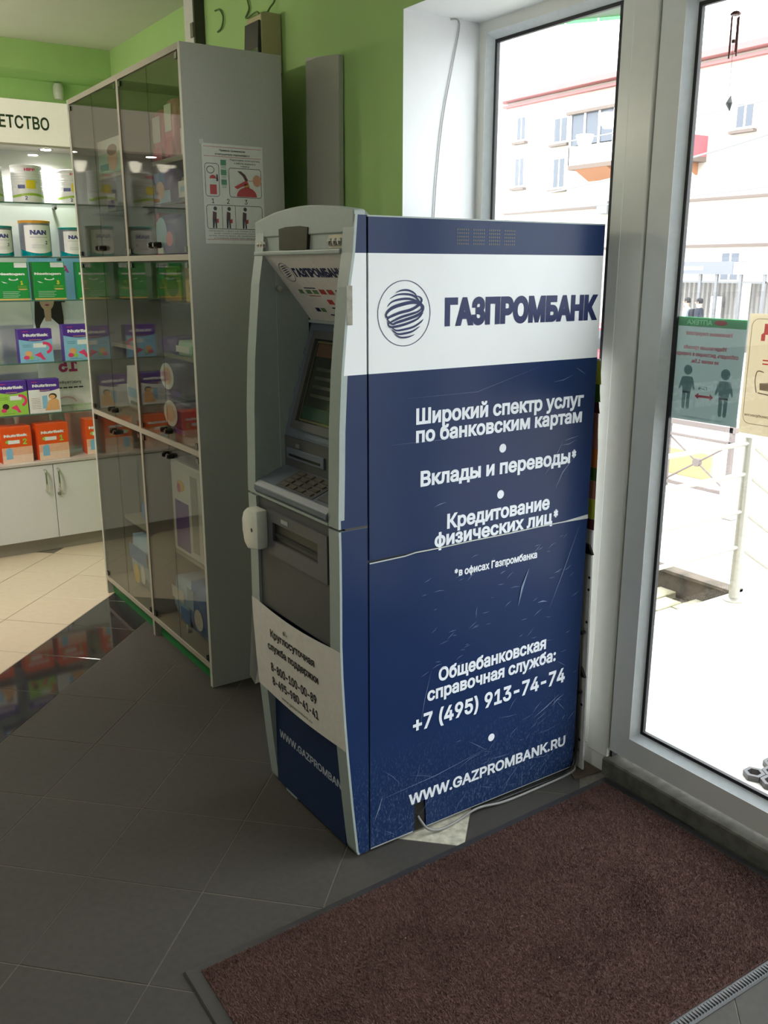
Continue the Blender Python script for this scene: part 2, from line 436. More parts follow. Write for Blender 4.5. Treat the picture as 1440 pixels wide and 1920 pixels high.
h = MB(); h.box(-3.702, -3.698, -1.23, -0.77, 1.07, 2.08); h.build('pane', [M_glass], w3, w3.location)  # pane of the added window
leaf(1, -0.90, -0.073)
leaf(2, -1.73, -0.906)
h = MB(); h.box(0.764, 0.835, -1.732, -0.066, 2.058, 2.0695); struct('trim_3', h, [M_pvc])
t = MB(); t.prism([(0.750, 0.0), (0.750, 0.046), (0.754, 0.05), (0.86, 0.05), (0.86, -0.1), (0.79, -0.1), (0.79, 0.0)], 'Y', -3.10, -0.062)
struct('trim_2', t, [M_stone])
t = MB(); t.box(0.764, 0.86, -0.06, 0.586, -0.1, 0.058); struct('trim_4', t, [M_pvc])
t = MB(); t.prism([(0.66, -0.045), (0.757, -0.055), (0.757, 0.03), (0.70, 0.03)], 'Z', 0.0012, 0.0022); tag(t.build('dirt_stain', [M_dirt], parent=floor), 'brown rusty dirt in the corner by the door post')

# ================================================================== LAMPS (seen as reflections in the cabinet glass)
M_lampw = pm('lamp_white_metal', C(210, 208, 200), 0.4)
M_bulb = pm('frosted_lamp', C(255, 244, 225), 0.4, emit=((1.0, 0.90, 0.76, 1), 115.0))
M_bulbd = pm('frosted_lamp_dim', C(255, 244, 225), 0.4, emit=((1.0, 0.90, 0.76, 1), 22.0))
lamp0 = None
LAMPS = [(-0.772, 1.56), (-1.262, 0.45), (-1.10, 1.72), (-1.25, 1.84), (-1.197, 2.12), (-1.786, -0.36), (-1.74, -0.12), (-0.784, 2.62)]
lampw = ['nearest the beige floor edge', 'alone over the dark floor', 'first of the close trio', 'second of the close trio', 'third of the close trio', 'first of the low pair', 'second of the low pair', 'closest to the lit shelving']
for i, (x, y) in enumerate(LAMPS):
    t = thing('ceiling_lamp', 'small white cup shaped ceiling lamp mirrored in the cabinet glass, ' + lampw[i], 'lamp', (x, y, 2.392), group='ceiling lamps')
    a = MB(); a.lathe([(0.045, -0.018), (0.045, -0.004), (0.04, 0.0)], (0, 0, 0)); a.build('ceiling_rose', [M_lampw], t, smooth=True)
    a = MB(); a.cyl((0, 0, -0.30), (0, 0, -0.018), 0.006, n=8); a.build('stem', [M_lampw], t)
    a = MB(); a.lathe([(0.020, -0.365), (0.034, -0.345), (0.042, -0.315), (0.046, -0.30), (0.012, -0.296)], (0, 0, 0)); a.build('shade', [M_bulb if i in (2, 3, 4, 7) else M_bulbd], t, smooth=True)
    l = bpy.data.lights.new('lamp_light', 'SPOT'); l.energy = LAMP_W[i]; l.color = (1.0, 0.90, 0.76); l.spot_size = math.radians(125); l.spot_blend = 0.7; l.shadow_soft_size = 0.05
    lo = bpy.data.objects.new('lamp_light', l); COL.objects.link(lo); lo.parent = t; lo.location = (0, 0, -0.375)
    if 2 <= i <= 4: lo.rotation_euler = Vector((-0.55, -0.62, 1.0)).to_track_quat('Z', 'Y').to_euler(); l.spot_size = math.radians(95)
    if i == 7: l.spot_size = math.radians(88)
# ================================================================== CASH MACHINE
M_blue = None
def vinyl(name, col, wear, wearcol, top=0.30):
    """printed vinyl with rubbed specks that grow towards the kicked lower edge"""
    m = pm(name, col, 0.24, spec=0.13, noise=(9, 0.05)); n, l = m.node_tree.nodes, m.node_tree.links
    p = n['Principled BSDF']; src = p.inputs['Base Color'].links[0].from_socket
    tc = n.new('ShaderNodeTexCoord'); sep = n.new('ShaderNodeSeparateXYZ'); l.new(tc.outputs['Object'], sep.inputs[0])
    mr = n.new('ShaderNodeMapRange'); mr.inputs[1].default_value = top; mr.inputs[2].default_value = 0.0; mr.inputs[3].default_value = 0.0; mr.inputs[4].default_value = wear
    l.new(sep.outputs['Z'], mr.inputs[0])
    mp = n.new('ShaderNodeMapping'); mp.inputs['Rotation'].default_value = (0, 0.5, 0); mp.inputs['Scale'].default_value = (1, 1, 0.35); l.new(tc.outputs['Object'], mp.inputs[0])
    t = n.new('ShaderNodeTexNoise'); t.inputs['Scale'].default_value = 300; t.inputs['Detail'].default_value = 6; t.inputs['Roughness'].default_value = .75; l.new(mp.outputs[0], t.inputs['Vector'])
    t2 = n.new('ShaderNodeTexNoise'); t2.inputs['Scale'].default_value = 6; l.new(tc.outputs['Object'], t2.inputs['Vector'])
    k = n.new('ShaderNodeMapRange'); k.inputs[1].default_value = 0.52; k.inputs[2].default_value = 0.75; l.new(t.outputs['Fac'], k.inputs[0])
    mu = n.new('ShaderNodeMath'); mu.operation = 'MULTIPLY'; l.new(k.outputs[0], mu.inputs[0]); l.new(mr.outputs[0], mu.inputs[1])
    mu2 = n.new('ShaderNodeMath'); mu2.operation = 'MULTIPLY'; l.new(mu.outputs[0], mu2.inputs[0]); l.new(t2.outputs['Fac'], mu2.inputs[1])
    mx = n.new('ShaderNodeMix'); mx.data_type = 'RGBA'; l.new(mu2.outputs[0], mx.inputs[0]); l.new(src, mx.inputs[6]); mx.inputs[7].default_value = wearcol
    l.new(mx.outputs[2], p.inputs['Base Color']); return m
M_blue = vinyl('blue_vinyl', C(30, 47, 84), 0.85, C(150, 175, 195))
M_wvin = pm('white_vinyl', C(226, 228, 230), 0.30, spec=0.15, noise=(12, 0.02))
M_gry = pm('grey_machine_plastic', C(150, 160, 157), 0.45, noise=(70, 0.05), bump=(500, 0.05))
M_gryd = pm('dark_grey_plastic', C(74, 74, 76), 0.5, noise=(70, 0.06))
M_gryb = pm('blue_grey_plastic', C(92, 99, 112), 0.45, noise=(70, 0.05))
M_black = pm('black_plastic', C(20, 19, 20), 0.35)
M_core = pm('dark_steel', C(34, 36, 42), 0.6)
M_edge = pm('bare_metal_edge', C(180, 184, 182), 0.4, metal=0.3)
M_scr = pm('scratch_pale', C(112, 130, 160), 0.6)
M_print = pm('print_white', C(225, 230, 238), 0.35, spec=0.2)
M_printb = pm('print_navy', C(24, 36, 82), 0.35, spec=0.2)
M_printk = pm('print_black', C(34, 34, 38), 0.5)
M_paper = pm('white_paper', C(214, 208, 202), 0.7)
M_chrome = pm('chrome', C(210, 210, 210), 0.15, metal=1.0)
atm = thing('cash_machine', 'blue and white bank cash machine with grey front standing by the window', 'cash machine', (0.3, 0.225, 0))
A0 = atm.location
ZP = [0.006, 0.019, 0.145, 0.286, 0.369, 0.486, 0.567, 0.678, 0.789, 0.862, 0.967, 1.056, 1.181, 1.241, 1.357, 1.426, 1.504]
XP = [-0.034, -0.039, -0.052, -0.064, -0.070, -0.076, -0.078, -0.077, -0.077, -0.078, -0.075, -0.073, -0.066, -0.060, -0.048, -0.036, -0.029]
def prof(z): return float(np.interp(z, ZP, XP))
def part(mb, name, mats, parent=atm, label=None, **k):
    o = mb.build(name, mats, parent, A0 if parent is atm else k.pop('org', A0), **k)
    if label: o['label'] = label
    return o
# core body
b = MB(); b.box(0.13, 0.694, 0.006, 0.446, 0.006, 1.497); b.box(0.0, 0.13, 0.006, 0.446, 0.006, 0.85); b.box(0.0, 0.13, 0.006, 0.446, 1.43, 1.497)
b.box(0.0, 0.13, 0.006, 0.044, 0.85, 1.43); b.box(0.0, 0.13, 0.406, 0.446, 0.85, 1.43)
part(b, 'body', [M_core])
t = MB(); t.box(0.0, 0.697, 0.0, 0.45, 1.497, 1.5); part(t, 'top_plate', [M_gry])
# side panels: right one faces the door, split by a torn seam
def side(y0, y1, nm):
    q = MB(); q.box(0.002, 0.697, y0, y1, 0.756, 1.176, 0)
    q.v, q.f, q.m = [], [], []
    for z0, z1, m in ((0.757, 1.176, 0), (1.176, 1.425, 1), (1.425, 1.497, 0)): q.box(0.002, 0.697, y0, y1, z0, z1, m)
    return q
part(side(0.0, 0.006, 'u'), 'upper_side_panel', [M_blue, M_wvin], label='upper side panel, navy with a broad white band')
q = MB()
hx0, hx1, hz = 0.134, 0.172, 0.088
q.prism([(0.002, 0.010), (hx0, 0.010), (hx0, hz), (hx1 - 0.004, hz + 0.002), (hx1, 0.040), (hx1, 0.010), (0.697, 0.010), (0.697, 0.7535), (0.35, 0.752), (0.002, 0.750)], 'Y', 0.0005, 0.006)
part(q, 'lower_side_panel', [M_blue], label='lower navy side panel, scuffed, with a rough cable hole')
q = MB(); q.box(hx0 + .001, hx1 - .001, 0.0040, 0.0062, 0.008, hz - .001); part(q, 'cable_hole', [M_black])
q = MB(); q.box(0.002, 0.697, 0.444, 0.45, 0.01, 1.497); part(q, 'far_side_panel', [M_blue])
# pale torn vinyl edges along the seam and along the bottom
q = MB()
pts = [(0.002, 0.7505), (0.10, 0.7512), (0.13, 0.7545), (0.20, 0.7535), (0.30, 0.7548), (0.42, 0.7540), (0.52, 0.7552), (0.60, 0.7545), (0.695, 0.7560)]
stroke(q, (0, 0, 0), (1, 0, 0), (0, 0, 1), pts, 0.0028, eps=0.0008)
part(q, 'torn_vinyl_edge', [M_edge]); q = MB()
shape(q, (0, 0, 0), (1, 0, 0), (0, 0, 1), [(0.55, 0.7540), (0.62, 0.7565), (0.697, 0.7620), (0.697, 0.7500), (0.63, 0.7525)], eps=0.0009)
part(q, 'torn_vinyl_edge', [M_edge]); q = MB()
stroke(q, (0, 0, 0), (1, 0, 0), (0, 0, 1), [(0.002, 0.0115), (0.13, 0.0115)], 0.0035, eps=0.0004)
part(q, 'rubbed_edge', [M_edge]); q = MB()
stroke(q, (0, 0, 0), (1, 0, 0), (0, 0, 1), [(0.174, 0.0115), (0.30, 0.012), (0.50, 0.0115), (0.695, 0.0115)], 0.0025, eps=0.0004)
part(q, 'rubbed_edge', [M_edge])
# scratches
rs = random.Random(3); q = MB()
def scr(x, z, L, ang, w, e=0.0011):
    dx, dz = math.cos(ang) * L / 2, math.sin(ang) * L / 2; c = rs.uniform(-.08, .08) * L
    stroke(q, (0, 0, 0), (1, 0, 0), (0, 0, 1), [(x - dx, z - dz), (x + c * math.sin(ang), z - c * math.cos(ang)), (x + dx, z + dz)], w, eps=e, taper=0.9)
for x, z, L, a, w in [(0.475, 0.60, 0.10, 1.25, 0.007), (0.62, 0.63, 0.24, 1.15, 0.0018), (0.165, 0.37, 0.15, 1.35, 0.0012), (0.025, 0.115, 0.07, 1.2, 0.003), (0.20, 0.155, 0.34, 0.10, 0.0015),
                      (0.545, 0.545, 0.035, -0.1, 0.004), (0.60, 0.885, 0.09, 0.9, 0.0025), (0.56, 0.93, 0.10, 0.95, 0.0018), (0.20, 0.86, 0.035, 0.2, 0.0018), (0.32, 0.565, 0.03, 1.5, 0.0014),
                      (0.61, 0.965, 0.055, 0.15, 0.0014), (0.62, 0.975, 0.05, 0.15, 0.0014), (0.58, 1.13, 0.07, 0.2, 0.0012), (0.64, 1.145, 0.04, -0.5, 0.0012), (0.58, 0.235, 0.10, 0.45, 0.003), (0.62, 0.24, 0.05, 0.5, 0.003), (0.20, 1.02, 0.28, 0.03, 0.0007), (0.30, 1.14, 0.40, 0.12, 0.0006)]:
    scr(x, z, L, a, w)
for i in range(60):
    scr(rs.uniform(0.15, 0.68), rs.uniform(0.42, 0.72), rs.uniform(0.012, 0.035), rs.gauss(0.2, 0.25), rs.uniform(0.0006, 0.0014))
for i in range(40):
    scr(rs.uniform(0.02, 0.68), rs.uniform(0.03, 0.25), rs.uniform(0.015, 0.09), rs.gauss(0.3, 0.7), rs.uniform(0.0005, 0.0012))
for i in range(22):
    scr(rs.uniform(0.45, 0.69), rs.uniform(0.15, 0.42), rs.uniform(0.015, 0.05), rs.gauss(0.5, 0.5), rs.uniform(0.0006, 0.0016))
o = part(q, 'scratches', [M_scr], kind='stuff')
# vent holes: four groups of five by five
q = MB()
for g in range(4):
    for i in range(6):
        for j in range(5):
            x = 0.236 + g * 0.0455 + i * 0.0058; z = 1.447 + j * 0.0075
            shape(q, (0, 0, 0), (1, 0, 0), (0, 0, 1), ell(x, z, 0.0019, 0.0022, 8), eps=0.0006)
part(q, 'vent_holes', [M_black], kind='stuff')
# ---- print on the side panel
SX, SU = (1, 0, 0), (0, 0, 1)
def side_text(txt, x0, x1, z, h, bold=0.027, m=M_print, name='lettering'):
    q = MB(); letters(q, txt, (x0, 0, z), SX, SU, x1 - x0, h, bold, eps=0.0007); part(q, name, [m])
q = MB(); letters(q, 'ГАЗПРОМБАНК', (0.204, 0, 1.2695), SX, SU, 0.483, 0.0625, 0.050, eps=0.0007); part(q, 'lettering', [M_printb], label='large navy bank name')
side_text('Широкий спектр услуг', 0.128, 0.656, 1.055, 0.037)
side_text('по банковским картам', 0.128, 0.653, 1.0135, 0.036)
side_text('Вклады и переводы', 0.142, 0.619, 0.910, 0.037); side_text('*', 0.624, 0.640, 0.908, 0.036)
side_text('Кредитование', 0.2215, 0.554, 0.797, 0.037)
side_text('физических лиц', 0.185, 0.566, 0.757, 0.036); side_text('*', 0.570, 0.586, 0.757, 0.036)
side_text('*в офисах Газпромбанка', 0.247, 0.518, 0.672, 0.020)
side_text('Общебанковская', 0.204, 0.566, 0.4065, 0.037)
side_text('справочная служба:', 0.170, 0.605, 0.362, 0.036)
side_text('+7 (495) 913-74-74', 0.127, 0.644, 0.290, 0.043)
side_text('WWW.GAZPROMBANK.RU', 0.116, 0.660, 0.0895, 0.031)
for x, z in ((0.388, 0.974), (0.386, 0.859), (0.383, 0.199)):
    q = MB(); shape(q, (0, 0, 0), SX, SU, ell(x, z, 0.0108, 0.0108, 24), eps=0.0007); part(q, 'bullet', [M_print])
# round emblem: thin ring and a globe of tapering bands
q = MB()
stroke(q, (0.094, 0, 1.3005), SX, SU, ell(0, 0, 0.0690, 0.0690, 64), 0.0016, eps=0.0007, closed=True)
def em(pts, w, tp=0.85):
    k = 0.0695
    P = [((x - 326) / 137.5 * k, -(y - 602) / 172 * k) for x, y in pts]
    em.k += 1; stroke(q, (0.094, 0, 1.3005), SX, SU, spline(P, 7), w * k / 165, eps=0.0007 + em.k * 0.00007, taper=tp)
em.k = 0
em([(280, 494), (310, 482), (345, 482), (378, 498), (392, 520)], 10)
em([(250, 524), (290, 504), (340, 502), (380, 515), (405, 545), (402, 555)], 11)
em([(237, 566), (262, 540), (310, 527), (360, 528), (400, 546), (418, 575)], 12)
em([(231, 622), (234, 598), (262, 572), (310, 555), (370, 545), (408, 556), (425, 590)], 18, 0.7)
em([(232, 606), (240, 625), (250, 618), (300, 598), (360, 583), (400, 560), (416, 536), (408, 520), (390, 512)], 15, 0.75)
em([(236, 628), (262, 655), (285, 648), (340, 632), (390, 615), (418, 595), (426, 570), (412, 548)], 15, 0.75)
em([(240, 655), (265, 640), (310, 620), (360, 606), (400, 592), (425, 568)], 13, 0.8)
em([(238, 640), (250, 668), (285, 668), (340, 655), (395, 632), (425, 600)], 13, 0.8)
em([(252, 662), (280, 688), (320, 686), (370, 675), (410, 652), (425, 635)], 11)
em([(258, 682), (290, 707), (330, 706), (370, 696), (408, 672)], 11)
em([(272, 706), (305, 726), (345, 726), (380, 714)], 9)
part(q, 'emblem', [M_printb], label='round navy emblem of crossing bands inside a ring')

# ---- front module: two hollow door units with curved edges
def plate(y0, y1, z0, z1, xb, outer):
    """wall of the front module; material 0 grey, 1 blue, 2 white vinyl on the outer face"""
    zs = sorted(set([z0, z1] + [z for z in ZP + [1.176, 1.425] if z0 < z < z1])); r = MB()
    for a, c in zip(zs[:-1], zs[1:]):
        xa, xc = prof(a), prof(c); mid = (a + c) / 2; vm = (2 if 1.176 < mid < 1.425 else 1)
        e = 0.012
        def qd(p, m): r.add(p, [(0, 1, 2, 3)], m)
        qd([(xa, y1, a), (xa, y0, a), (xc, y0, c), (xc, y1, c)], 0)                               # front rim
        yo, yi = (y0, y1) if outer == 0 else (y1, y0)
        wa = xa + (0.006 if not (0.9 < mid < 1.17) else 0.015); wc = xc + (0.006 if not (0.9 < mid < 1.17) else 0.015)
        qd([(xa, yo, a), (wa, yo, a), (wc, yo, c), (xc, yo, c)], 0)
        qd([(wa, yo, a), (xb, yo, a), (xb, yo, c), (wc, yo, c)], vm)
        qd([(xb, yi, a), (xa, yi, a), (xc, yi, c), (xb, yi, c)], 0)
        qd([(xb, yo, a), (xb, yi, a), (xb, yi, c), (xb, yo, c)], 0)
    for z in (z0, z1): qd([(prof(z), y0, z), (xb, y0, z), (xb, y1, z), (prof(z), y1, z)], 0)
    return r
part(plate(0.0, 0.044, 0.842, 1.50, -0.003, 0), 'upper_front_side', [M_gry, M_blue, M_wvin])
part(plate(0.0, 0.044, 0.008, 0.836, -0.003, 0), 'lower_front_side', [M_gry, M_blue, M_wvin])
part(plate(0.406, 0.45, 0.842, 1.50, -0.003, 1), 'upper_front_side', [M_gry, M_blue, M_wvin])
part(plate(0.406, 0.45, 0.008, 0.836, -0.003, 1), 'lower_front_side', [M_gry, M_blue, M_wvin])
for y0, y1 in ((0.003, 0.0435), (0.4065, 0.447)): q = MB(); q.box(-0.06, 0.0, y0, y1, 0.835, 0.843); part(q, 'seam', [M_black])
q = MB(); q.box(-0.004, 0.085, 0.4035, 0.4062, 0.848, 1.43); part(q, 'recess_side', [M_gry]); q = MB(); q.box(-0.004, 0.085, 0.0438, 0.0465, 0.848, 1.43); part(q, 'recess_side', [M_gry])
# header with arched top
n = 20; top = []
for i in range(n + 1):
    y = 0.003 + 0.4505 * i / n; top.append((y, 1.503 + 0.025 * math.sin(math.pi * (0.10 + 0.86 * i / n)) - 0.004 * max(0, (y - 0.36) / 0.09)))
h = MB(); h.prism([(0.4535, 1.466), (0.003, 1.466)] + top, 'X', -0.0315, -0.003); part(h, 'header', [M_gry], bevel=0.003)
h = MB(); h.prism([(0.44, 1.5), (0.01, 1.5)] + [(y, z - 0.004) for y, z in top[1:-1]], 'X', -0.004, 0.012); part(h, 'header_back', [M_gry])
h = MB(); h.box(-0.0305, -0.003, 0.003, 0.045, 1.43, 1.466); h.box(-0.0305, -0.003, 0.445, 0.449, 1.43, 1.466); h.box(-0.026, -0.003, 0.045, 0.445, 1.434, 1.466); part(h, 'header_strip', [M_gry])
h = MB(); h.box(-0.040, 0.0, 0.046, 0.448, 1.4235, 1.434); part(h, 'header_lip', [M_gry], bevel=0.003)
h = MB(); h.prism([(0.325, 1.435), (0.195, 1.435), (0.189, 1.482), (0.225, 1.4855), (0.29, 1.4855), (0.325, 1.482)], 'X', -0.034, -0.025)
part(h, 'camera_window', [pm('smoked_window', C(58, 44, 36), 0.25, spec=0.25)], label='smoked glass camera window')
for y0, y1 in ((0.050, 0.110), (0.400, 0.442)):
    h = MB(); h.box(-0.0275, -0.0255, y0, y1, 1.436, 1.463); l_ = part(h, 'spotlight_lens', [pm('lens_reflector', C(190, 176, 164), 0.35, metal=0.4)])
    h = MB()
    for k in range(3): h.lathe([(0.002, 0), (0.006, 0.004), (0.008, 0.010), (0.005, 0.016)], (-0.030, y0 + (y1 - y0) * (k + .5) / 3, 1.440), n=10)
    h.build('bulb', [M_chrome], l_, A0, smooth=True)
# recess: slanted sign, monitor unit, shelf
PA, PB = Vector((-0.032, 0, 1.4235)), Vector((0.092, 0, 1.270))
un_ = (PA - PB).normalized(); nn_ = Vector((0, -1, 0)).cross(un_)
h = MB(); a, c = PA - nn_ * 0.004, PB - nn_ * 0.004
h.add([(PA.x, 0.044, PA.z), (PB.x, 0.044, PB.z), (PB.x, 0.406, PB.z), (PA.x, 0.406, PA.z), (a.x, 0.044, a.z), (c.x, 0.044, c.z), (c.x, 0.406, c.z), (a.x, 0.406, a.z)],
      [(0, 1, 2, 3), (4, 7, 6, 5), (0, 4, 5, 1), (1, 5, 6, 2), (2, 6, 7, 3), (3, 7, 4, 0)])
sign = part(h, 'sloping_sign', [M_paper])
L_ = (PA - PB).length; SO = Vector((PB.x, 0.402, PB.z)); SD = Vector((0, -1, 0))
h = MB()
letters(h, 'ГАЗПРОМБАНК', SO + SD * 0.085 + un_ * 0.135, SD, un_, 0.225, 0.026, 0.045)
stroke(h, SO, SD, un_, ell(0.052, 0.148, 0.027, 0.027, 28), 0.0016, closed=True)
for k in range(6): stroke(h, SO, SD, un_, [(0.034, 0.133 + k * .006), (0.052, 0.137 + k * 0.006), (0.070, 0.143 + k * 0.005)], 0.003, taper=.8)
for k, (u, v, w, hh) in enumerate([(0.045, 0.085, 0.02, 0.012), (0.08, 0.085, 0.024, 0.012), (0.112, 0.085, 0.024, 0.012)]): rect(h, SO, SD, un_, u, u + w, v, v + hh, 2)
for u, v in ((0.145, 0.085), (0.180, 0.085), (0.150, 0.055)): rect(h, SO, SD, un_, u, u + 0.026, v, v + 0.014, 1)
for u, v in ((0.22, 0.085), (0.25, 0.085)): rect(h, SO, SD, un_, u, u + 0.022, v, v + 0.014, 0)
rect(h, SO, SD, un_, 0.080, 0.135, 0.101, 0.104, 0); rect(h, SO, SD, un_, 0.080, 0.135, 0.078, 0.080, 1)
for u, v in ((0.205, 0.055), (0.24, 0.055)): rect(h, SO, SD, un_, u, u + 0.016, v, v + 0.010, 0)
rect(h, SO, SD, un_, 0.065, 0.085, 0.030, 0.042, 0); rect(h, SO, SD, un_, 0.09, 0.112, 0.030, 0.042, 2)
for u, v, w in ((0.15, 0.042, 0.16), (0.19, 0.033, 0.12), (0.12, 0.020, 0.2), (0.13, 0.012, 0.17)): rect(h, SO, SD, un_, u, u + w, v, v + 0.004, 0)
h.build('sign_print', [M_printb, pm('print_red', C(170, 60, 52), 0.5), pm('print_green', C(92, 130, 84), 0.5)], sign, A0)
h = MB(); h.box(0.085, 0.13, 0.044, 0.406, 1.2635, 1.270); part(h, 'recess_ledge', [M_gry])
# monitor block (sloping face) and lower box
MA, MBt = Vector((0.094, 0, 1.2635)), Vector((0.010, 0, 0.993))
h = MB(); h.prism([(MA.x, MA.z), (MBt.x, MBt.z), (MBt.x, 0.985), (0.13, 0.985), (0.13, MA.z)], 'Y', 0.044, 0.406)
part(h, 'monitor_housing', [M_gryb])
um = (MA - MBt).normalized(); nm = SD.cross(um); MO = Vector((MBt.x, 0.406, MBt.z)); LM = (MA - MBt).length
h = MB()
def onplane(u, v, e): return MO + SD * u + um * v + nm * e
def pbox(mb, u0, u1, v0, v1, e0, e1, m=0):
    c = [onplane(u, v, e) for e in (e0, e1) for u, v in ((u0, v0), (u1, v0), (u1, v1), (u0, v1))]
    mb.add(c, [(0, 3, 2, 1), (4, 5, 6, 7), (0, 1, 5, 4), (1, 2, 6, 5), (2, 3, 7, 6), (3, 0, 4, 7)], m)
for a in ((0.035, 0.055, 0.015, 0.262), (0.330, 0.350, 0.015, 0.262), (0.055, 0.330, 0.015, 0.035), (0.055, 0.330, 0.242, 0.262)): pbox(h, *a, 0.0, 0.010)
part(h, 'monitor_bezel', [M_gryd])
h = MB(); pbox(h, 0.055, 0.330, 0.035, 0.242, 0.0, 0.002); scn = part(h, 'screen', [pm('screen_glass', C(40, 44, 38), 0.12, spec=0.6)])
h = MB(); stroke(h, MO, SD, um, [(0.060, 0.040), (0.325, 0.040), (0.325, 0.236), (0.060, 0.236)], 0.006, 0, eps=0.0026, nrm=nm, closed=True)
rect(h, MO, SD, um, 0.066, 0.32, 0.045, 0.075, 1, eps=0.0026, nrm=nm); rect(h, MO, SD, um, 0.066, 0.32, 0.200, 0.232, 2, eps=0.0026, nrm=nm)
for k in range(4): rect(h, MO, SD, um, 0.085, 0.20, 0.10 + k * 0.022, 0.108 + k * 0.022, 3, eps=0.0026, nrm=nm)
h.build('screen_picture', [pm('screen_sand', C(92, 86, 58), 0.3), pm('screen_green', C(36, 62, 48), 0.3), pm('screen_brown', C(84, 62, 48), 0.3), pm('screen_grey', C(58, 60, 52), 0.3)], scn, A0)
for k in range(4):
    for u in (0.006, 0.352):
        h = MB(); pbox(h, u, u + 0.022, 0.045 + k * 0.052, 0.062 + k * 0.052, 0.0, 0.006); part(h, 'function_key', [M_gryb])
h = MB(); pbox(h, 0.12, 0.30, 0.2675, 0.2745, 0.0, 0.004); part(h, 'monitor_label', [M_gry])
h = MB(); h.box(0.008, 0.13, 0.044, 0.406, 0.905, 0.9845); part(h, 'card_reader_box', [M_gryd])
h = MB(); h.box(0.002, 0.009, 0.20, 0.385, 0.930, 0.958); part(h, 'card_bezel', [M_gryb], bevel=0.002)
h = MB(); h.box(0.0005, 0.0025, 0.215, 0.37, 0.937, 0.943); part(h, 'card_slot', [M_black])
h = MB(); h.box(0.004, 0.0085, 0.32, 0.34, 0.962, 0.972); part(h, 'indicator', [pm('indicator_grey', C(112, 114, 112), 0.4)])
# keyboard shelf
h = MB(); h.prism([(0.010, 0.909), (-0.070, 0.879), (-0.082, 0.868), (-0.084, 0.856), (-0.076, 0.8475), (0.010, 0.8475)], 'Y', 0.0445, 0.4055)
part(h, 'keyboard_shelf', [M_gryb], bevel=0.002)
sh0 = Vector((-0.070, 0, 0.879)); shu = (Vector((0.010, 0, 0.909)) - sh0).normalized(); shn = SD.cross(shu)
def kbox(mb, y0, y1, v0, v1, e0, e1, m=0):
    c = [Vector((sh0.x, y, sh0.z)) + shu * v + shn * e for e in (e0, e1) for y, v in ((y1, v0), (y0, v0), (y0, v1), (y1, v1))]
    mb.add(c, [(0, 3, 2, 1), (4, 5, 6, 7), (0, 1, 5, 4), (1, 2, 6, 5), (2, 3, 7, 6), (3, 0, 4, 7)], m)
h = MB(); kbox(h, 0.135, 0.315, 0.004, 0.078, -0.001, 0.002); pad = part(h, 'key_plate', [M_gryd])
M_key = pm('steel_key', C(104, 98, 88), 0.4, metal=0.5)
for i in range(4):
    for j in range(4):
        h = MB(); y = 0.150 + i * 0.040; v = 0.008 + j * 0.0175; kbox(h, y, y + 0.030, v, v + 0.012, 0.002, 0.0055); o = h.build('key', [M_key], pad, A0)
h = MB(); kbox(h, 0.055, 0.120, 0.010, 0.050, 0.0, 0.003); part(h, 'side_plate', [M_gryd])
h = MB(); h.box(-0.079, -0.02, 0.045, 0.405, 0.8415, 0.8475); part(h, 'shelf_trim', [M_gry])
# lower door: dark panel with cash slot
h = MB()
zs = [0.545, 0.60, 0.68, 0.78, 0.8405]
for a, c in zip(zs[:-1], zs[1:]): h.add([(prof(a) + .007, 0.405, a), (prof(a) + .007, 0.045, a), (prof(c) + .007, 0.045, c), (prof(c) + .007, 0.405, c)], [(0, 1, 2, 3)])
part(h, 'dark_front_panel', [M_gryd])
h = MB()
for a in ((0.052, 0.345, 0.700, 0.7385), (0.052, 0.345, 0.7865, 0.815), (0.052, 0.095, 0.7385, 0.7865), (0.318, 0.345, 0.7385, 0.7865)): h.box(-0.078, -0.069, *a)
part(h, 'cash_slot_frame', [pm('slot_frame_grey', C(84, 84, 90), 0.45)])
h = MB(); h.box(-0.0712, -0.0702, 0.095, 0.318, 0.7385, 0.7865); part(h, 'cash_slot', [M_black])
h = MB(); h.box(-0.0745, -0.070, 0.10, 0.31, 0.752, 0.760); part(h, 'slot_shutter', [M_core])
h = MB(); h.box(-0.0795, -0.077, 0.235, 0.27, 0.795, 0.805); part(h, 'slot_sticker', [M_gry])
h = MB(); h.prism([(0.345, 0.812), (0.345, 0.712), (0.405, 0.700), (0.425, 0.715), (0.434, 0.745), (0.434, 0.775), (0.423, 0.797), (0.400, 0.812)], 'X', -0.108, -0.076)
wc = part(h, 'white_plastic_cover', [pm('glossy_white_plastic', C(214, 214, 206), 0.25)], bevel=0.006, smooth=True, label='small glossy white plastic cover with a black hole')
h = MB(); h.cyl((-0.1085, 0.375, 0.757), (-0.1075, 0.375, 0.757), 0.0055, n=14); h.build('hole', [M_black], wc, A0)
# recessed blue kick panel
h = MB(); h.box(-0.042, -0.03, 0.045, 0.405, 0.014, 0.55); kp = part(h, 'kick_panel', [pm('navy_board', C(30, 46, 78), 0.4, spec=0.2)])
h = MB(); letters(h, 'WWW.GAZPROMBANK.RU', (-0.042, 0.385, 0.158), SD, SU, 0.395, 0.021, 0.02); h.v = [(v[0], max(v[1], 0.0445), v[2]) for v in h.v]; h.build('lettering', [pm('print_dull_white', C(170, 176, 186), 0.4)], kp, A0)
h = MB(); h.box(-0.040, -0.005, 0.30, 0.36, 0.004, 0.010); part(h, 'foot', [M_gry])
h = MB(); h.box(-0.030, 0.69, 0.02, 0.43, 0.0, 0.008); part(h, 'base', [M_core])
